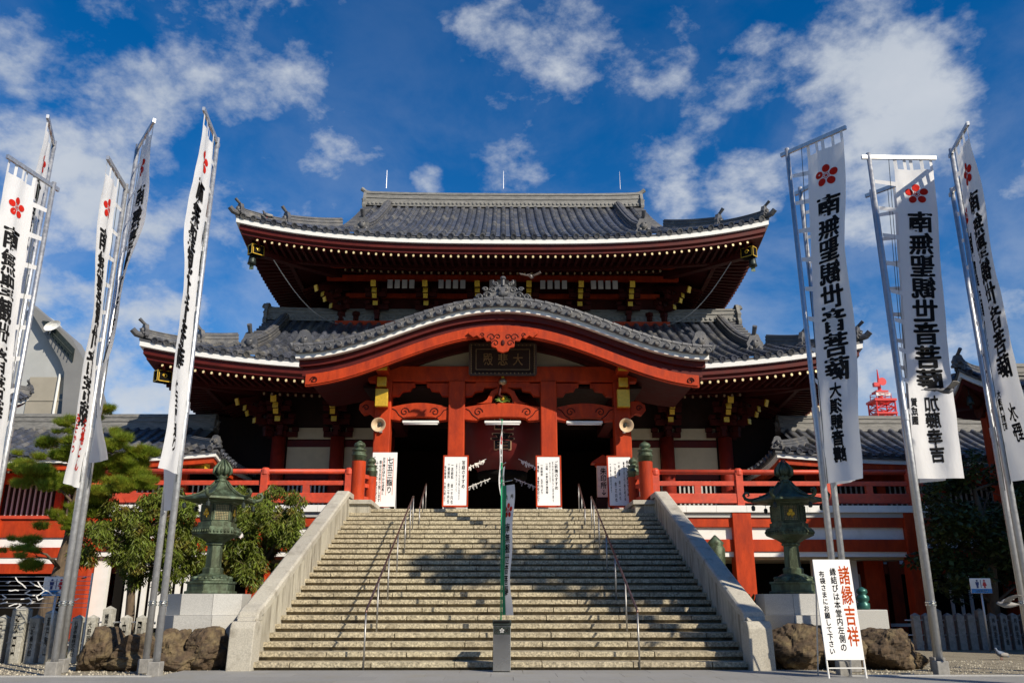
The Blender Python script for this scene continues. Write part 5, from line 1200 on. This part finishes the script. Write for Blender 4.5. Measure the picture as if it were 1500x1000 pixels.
for k in range(8): a = k*pi/4; m.tube([(X+1.9*cos(a), Y+1.9*sin(a), 36.6), (X+1.9*cos(a), Y+1.9*sin(a), 37.6)], .06, 4); m.tube([(X+1.9*cos(a), Y+1.9*sin(a), 37.6), (X+1.9*cos(a+pi/4), Y+1.9*sin(a+pi/4), 37.6)], .06, 4)
m.tube([(X, Y, 36.6), (X, Y, 42.5)], [.5, .08], 8); m.build('railing', TOWR, t)
m = MB().lathe([(.1, 0), (.75, .3)], (0, 0, 0), 16)
for i, q in enumerate(m.v): m.v[i] = (X+.3+q[0], Y-.6-q[2], 40+q[1])
m.build('dish_antenna', TOWR, t); MB().box(X-1.5, X-.5, Y-1.4, Y-.6, 39.0, 39.7).build('antenna_box', TOWR, t); MB().box(X-1.4, X+1.2, Y-1.5, Y-1.2, 37.2, 37.8).build('white_panel', TOWW, t)

def eave_corner(x0, x1, y0, y1, z, sg, label, bell):
    """front corner of a neighbouring tiled hall: the corner nearest the court shows"""
    t = thing('temple_side_hall', label, 'building', ((x0+x1)/2, (y0+y1)/2, 0))
    R = Roof((x0+x1)/2, (y0+y1)/2, (x1-x0)/2, (y1-y0)/2, z, .34, .02, (x1-x0)/2-2.2, 2.2, (y1-y0)/2, .75, 4.0)
    o = R.tiles(.42, .105, .36, True).build('tiled_roof', TILE, t, True); e = o.modifiers.new('e', 'EDGE_SPLIT'); e.split_angle = radians(42)
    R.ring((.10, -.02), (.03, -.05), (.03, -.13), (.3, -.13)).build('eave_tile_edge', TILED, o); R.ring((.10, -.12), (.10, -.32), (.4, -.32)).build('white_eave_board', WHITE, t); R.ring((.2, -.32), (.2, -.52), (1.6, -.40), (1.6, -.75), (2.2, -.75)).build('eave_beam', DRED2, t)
    for sx in (1, -1):
        for sy in (1, -1):
            m = MB().sweep(R.hip(sx, sy, 2.2, .15), ridge_prof(.36, .32)); q = R.hip(sx, sy, .2, .15, 1)[1]; onigawara(m, q, .4, .5, 0, True); m.build('corner_ridge', TILED, t)
    m = MB().sweep([(R.cx-R.gw, R.yc, R.z0+R.p(R.dmax)), (R.cx+R.gw, R.yc, R.z0+R.p(R.dmax))], ridge_prof(.5, .6)); m.build('ridge', RIDGE, t)
    MB().box(x0+2, x1-2, y0+2, y1-2, 0, z+.4).build('wall', DARKW, t)
    for xx in (x0+2, x1-2): MB().box(xx-.2, xx+.2, y0+1.8, y0+2.2, 0, z-.4).build('column', RED, t)
    if bell:
        q = R.hip(sg, -1, .7, .6, 1)[1]
        b = thing('wind_bell', 'bronze wind bell hanging from the eave corner of the right side hall', 'bell', (q[0], q[1], q[2]-1.3)); MB().tube([(q[0], q[1], q[2]-.5), (q[0], q[1], q[2]-.95)], .012, 5).build('hook', BLACKM, b); MB().lathe([(.13, 0), (.12, .08), (.10, .25), (.04, .34)], (q[0], q[1], q[2]-1.28), 12).build('bell', BLACKM, b, True); MB().box(q[0]-.05, q[0]+.05, q[1]-.005, q[1]+.005, q[2]-1.42, q[2]-1.28).build('clapper', BLACKM, b)
eave_corner(16.5, 24, 29.2, 33, 8.70, -1, 'tiled side hall whose eave corner with a bell shows between the right banners', True)
eave_corner(-33, -25.7, 39, 45, 11.4, 1, 'small tiled roof corner in front of the apartment block at the left', False)

# ------------------------------------------------------------------ wind bells and cables of the main hall
for s, w in ((-1, 'left'), (1, 'right')):
    q = (s*11.2, 34.85, 16.2)
    b = thing('wind_bell', 'bronze wind bell hanging under the upper roof corner of the hall, on the %s' % w, 'bell', (q[0], q[1], q[2]-.6), 'wind bells of the main hall'); MB().tube([(q[0], q[1], q[2]+.35), (q[0], q[1], q[2]-.12)], .015, 5).build('hook', BLACKM, b); MB().lathe([(.20, 0), (.17, .12), (.15, .34), (.06, .46)], (q[0], q[1], q[2]-.55), 14).build('bell', BLACKM, b, True); MB().box(q[0]-.09, q[0]+.09, q[1]-.01, q[1]+.01, q[2]-.8, q[2]-.55).build('clapper', BRONZE, b)
    c = MB().tube([(s*(10.6-3.6*e), 35.2+4.0*e, 16.4-2.2*e-1.1*sin(pi*e)) for e in (k/14 for k in range(15))], .022, 5).build('lighting_cable', GALV); tag(c, 'thin cable sagging under the upper eaves, on the %s' % w, 'cable')

# ------------------------------------------------------------------ pigeons
def pigeon(x, y, z, ang, label, fly=None, mat=BIRD, sc=1.0):
    t = thing('pigeon', label, 'bird', (x, y, z), 'pigeons'); f = lambda a, b, c: (a*sc, b*sc, c*sc)
    def put(m, nm, mt, sm=True):
        for i, q in enumerate(m.v): m.v[i] = (x+sc*(q[0]*cos(ang)-q[1]*sin(ang)), y+sc*(q[0]*sin(ang)+q[1]*cos(ang)), z+sc*q[2])
        return m.build(nm, mt, t, sm)
    if fly is None:
        b = MB().tube([(-.20, 0, .07), (-.14, 0, .09), (-.06, 0, .12), (.03, 0, .14), (.09, 0, .17), (.115, 0, .22), (.13, 0, .25), (.15, 0, .255)], [.012, .03, .06, .068, .05, .028, .03, .012], 12); put(b, 'body', mat)
        for s in (1, -1): put(MB().tube([(.01, s*.025, .10), (.015, s*.025, .0)], .006, 5), 'leg', PRED); put(MB().ell((-.05, s*.058, .12), .12, .018, .045, 10, 6), 'wing', BIRDP)
        put(MB().tube([(.155, 0, .25), (.175, 0, .245)], [.007, .002], 5), 'beak', BLACKM)
    else:
        b = MB().tube([(-.19, 0, 0), (-.12, 0, .0), (-.04, 0, 0), (.05, 0, .005), (.11, 0, .015), (.14, 0, .025), (.165, 0, .022)], [.010, .03, .052, .056, .035, .03, .010], 12); put(b, 'body', mat)
        put(MB().prism([(-.12, -.02), (-.12, .02), (-.25, .06), (-.25, -.06)], 'z', -.006, .006), 'tail', mat, False); put(MB().tube([(.165, 0, .022), (.19, 0, .018)], [.007, .002], 5), 'beak', BLACKM)
        for s in (1, -1):
            w = MB(); up = fly*s if abs(fly) < 5 else fly
            w.grid(lambda u, v: (.07-.11*v-.10*u*u-.05*v*u, s*(.03+.33*u), .02+(.24*u-.10*u*u)*(fly if s > 0 else fly*.5)+.02*sin(pi*v)), 8, 4); o = put(w, 'wing', BIRDP)
            q = o.modifiers.new('s', 'SOLIDIFY'); q.thickness = .008
pigeon(-10.63, 34.6, 17.72, radians(200), 'dark bird perched on the upper roof near its left corner', sc=1.5)
pigeon(.93, 26, 11.6, radians(70), 'pale pigeon flying in front of the upper eaves beside the porch crest', .6, BIRDP, 1.0)
pigeon(7.64, 14, 4.77, radians(15), 'dark pigeon gliding past the broad half-shadowed banner', .5, BIRD, 1.0)
pigeon(8.9, 15.4, 1.25, radians(160), 'pigeon flying low past the right fence', .9, BIRDP, 1.0)
pigeon(9.08, 20.3, 0, radians(20), 'dark pigeon walking on the gravel right of the boulders')
pigeon(11.68, 20.8, 0, radians(190), 'grey blue pigeon standing on the gravel near the right edge', mat=M('blue grey plumage', (.10, .13, .19), .6, ns=12, amt=.4))

# ------------------------------------------------------------------ neighbouring block on the court's right side; it shades that side
t = thing('side_office_block', 'grey office block outside the view at the right, shading that side of the court', 'building', (27, 19, 0))
MB().box(20.2, 36, 15.9, 25.5, 0, 13.6).build('wall', CONC, t)
for k in range(4):
    for j in range(4): MB().box(20.1, 20.22, 16.8+j*2.2, 18.2+j*2.2, 1.4+k*3.2, 3.1+k*3.2).build('window', GLASS, t)

tree('zelkova_tree', 'tall open zelkova tree outside the view at the right, dappling the stairs', 'tree', [(14.2, 8.6, -.1), (14.1, 8.7, 4), (14.0, 8.8, 8), (13.9, 8.9, 12)], [.32, .27, .2, .12], [((13.6, 9.0, 15.4), 1.1), ((12.3, 9.3, 14.2), 1.0), ((15.2, 8.6, 15.6), 1.1), ((14.3, 9.4, 14.4), 1.0), ((16.3, 8.4, 14.8), .9), ((13.2, 8.2, 16.4), .8), ((15.8, 9.3, 13.8), .8), ((17.2, 8.9, 15.4), 1.0), ((18.3, 8.2, 14.6), .9), ((16.6, 9.6, 13.2), .9), ((17.9, 9.8, 16.2), .9)], LEAF, 85, .30, .5, .4, .8, 12)

# unseen dark blocks added behind the camera to cut low sky light
FAC = M('dark tiled facade', (.11, .10, .09), .7, ns=.8, amt=.15)
for a, b, h, lab in ((-62, -24, 19, 'broad unseen dark block added behind the viewer at the left to cut sky light'), (-23, 8, 15, 'lower unseen dark block added directly behind the viewer to cut sky light'), (9, 30, 11, 'lowest unseen dark block added behind the viewer at the right to cut sky light')):
    t = thing('sky_blocking_building', lab, 'building', ((a+b)/2, -30, 0)); MB().box(a, b, -42, -26, 0, h).build('wall', FAC, t)
    n = int((b-a)/4)
    for k in range(int(h/3.6)):
        for j in range(n): MB().box(a+1+j*4, a+3.4+j*4, -26, -25.92, 1.2+k*3.6, 3.0+k*3.6).build('window', GLASS, t)
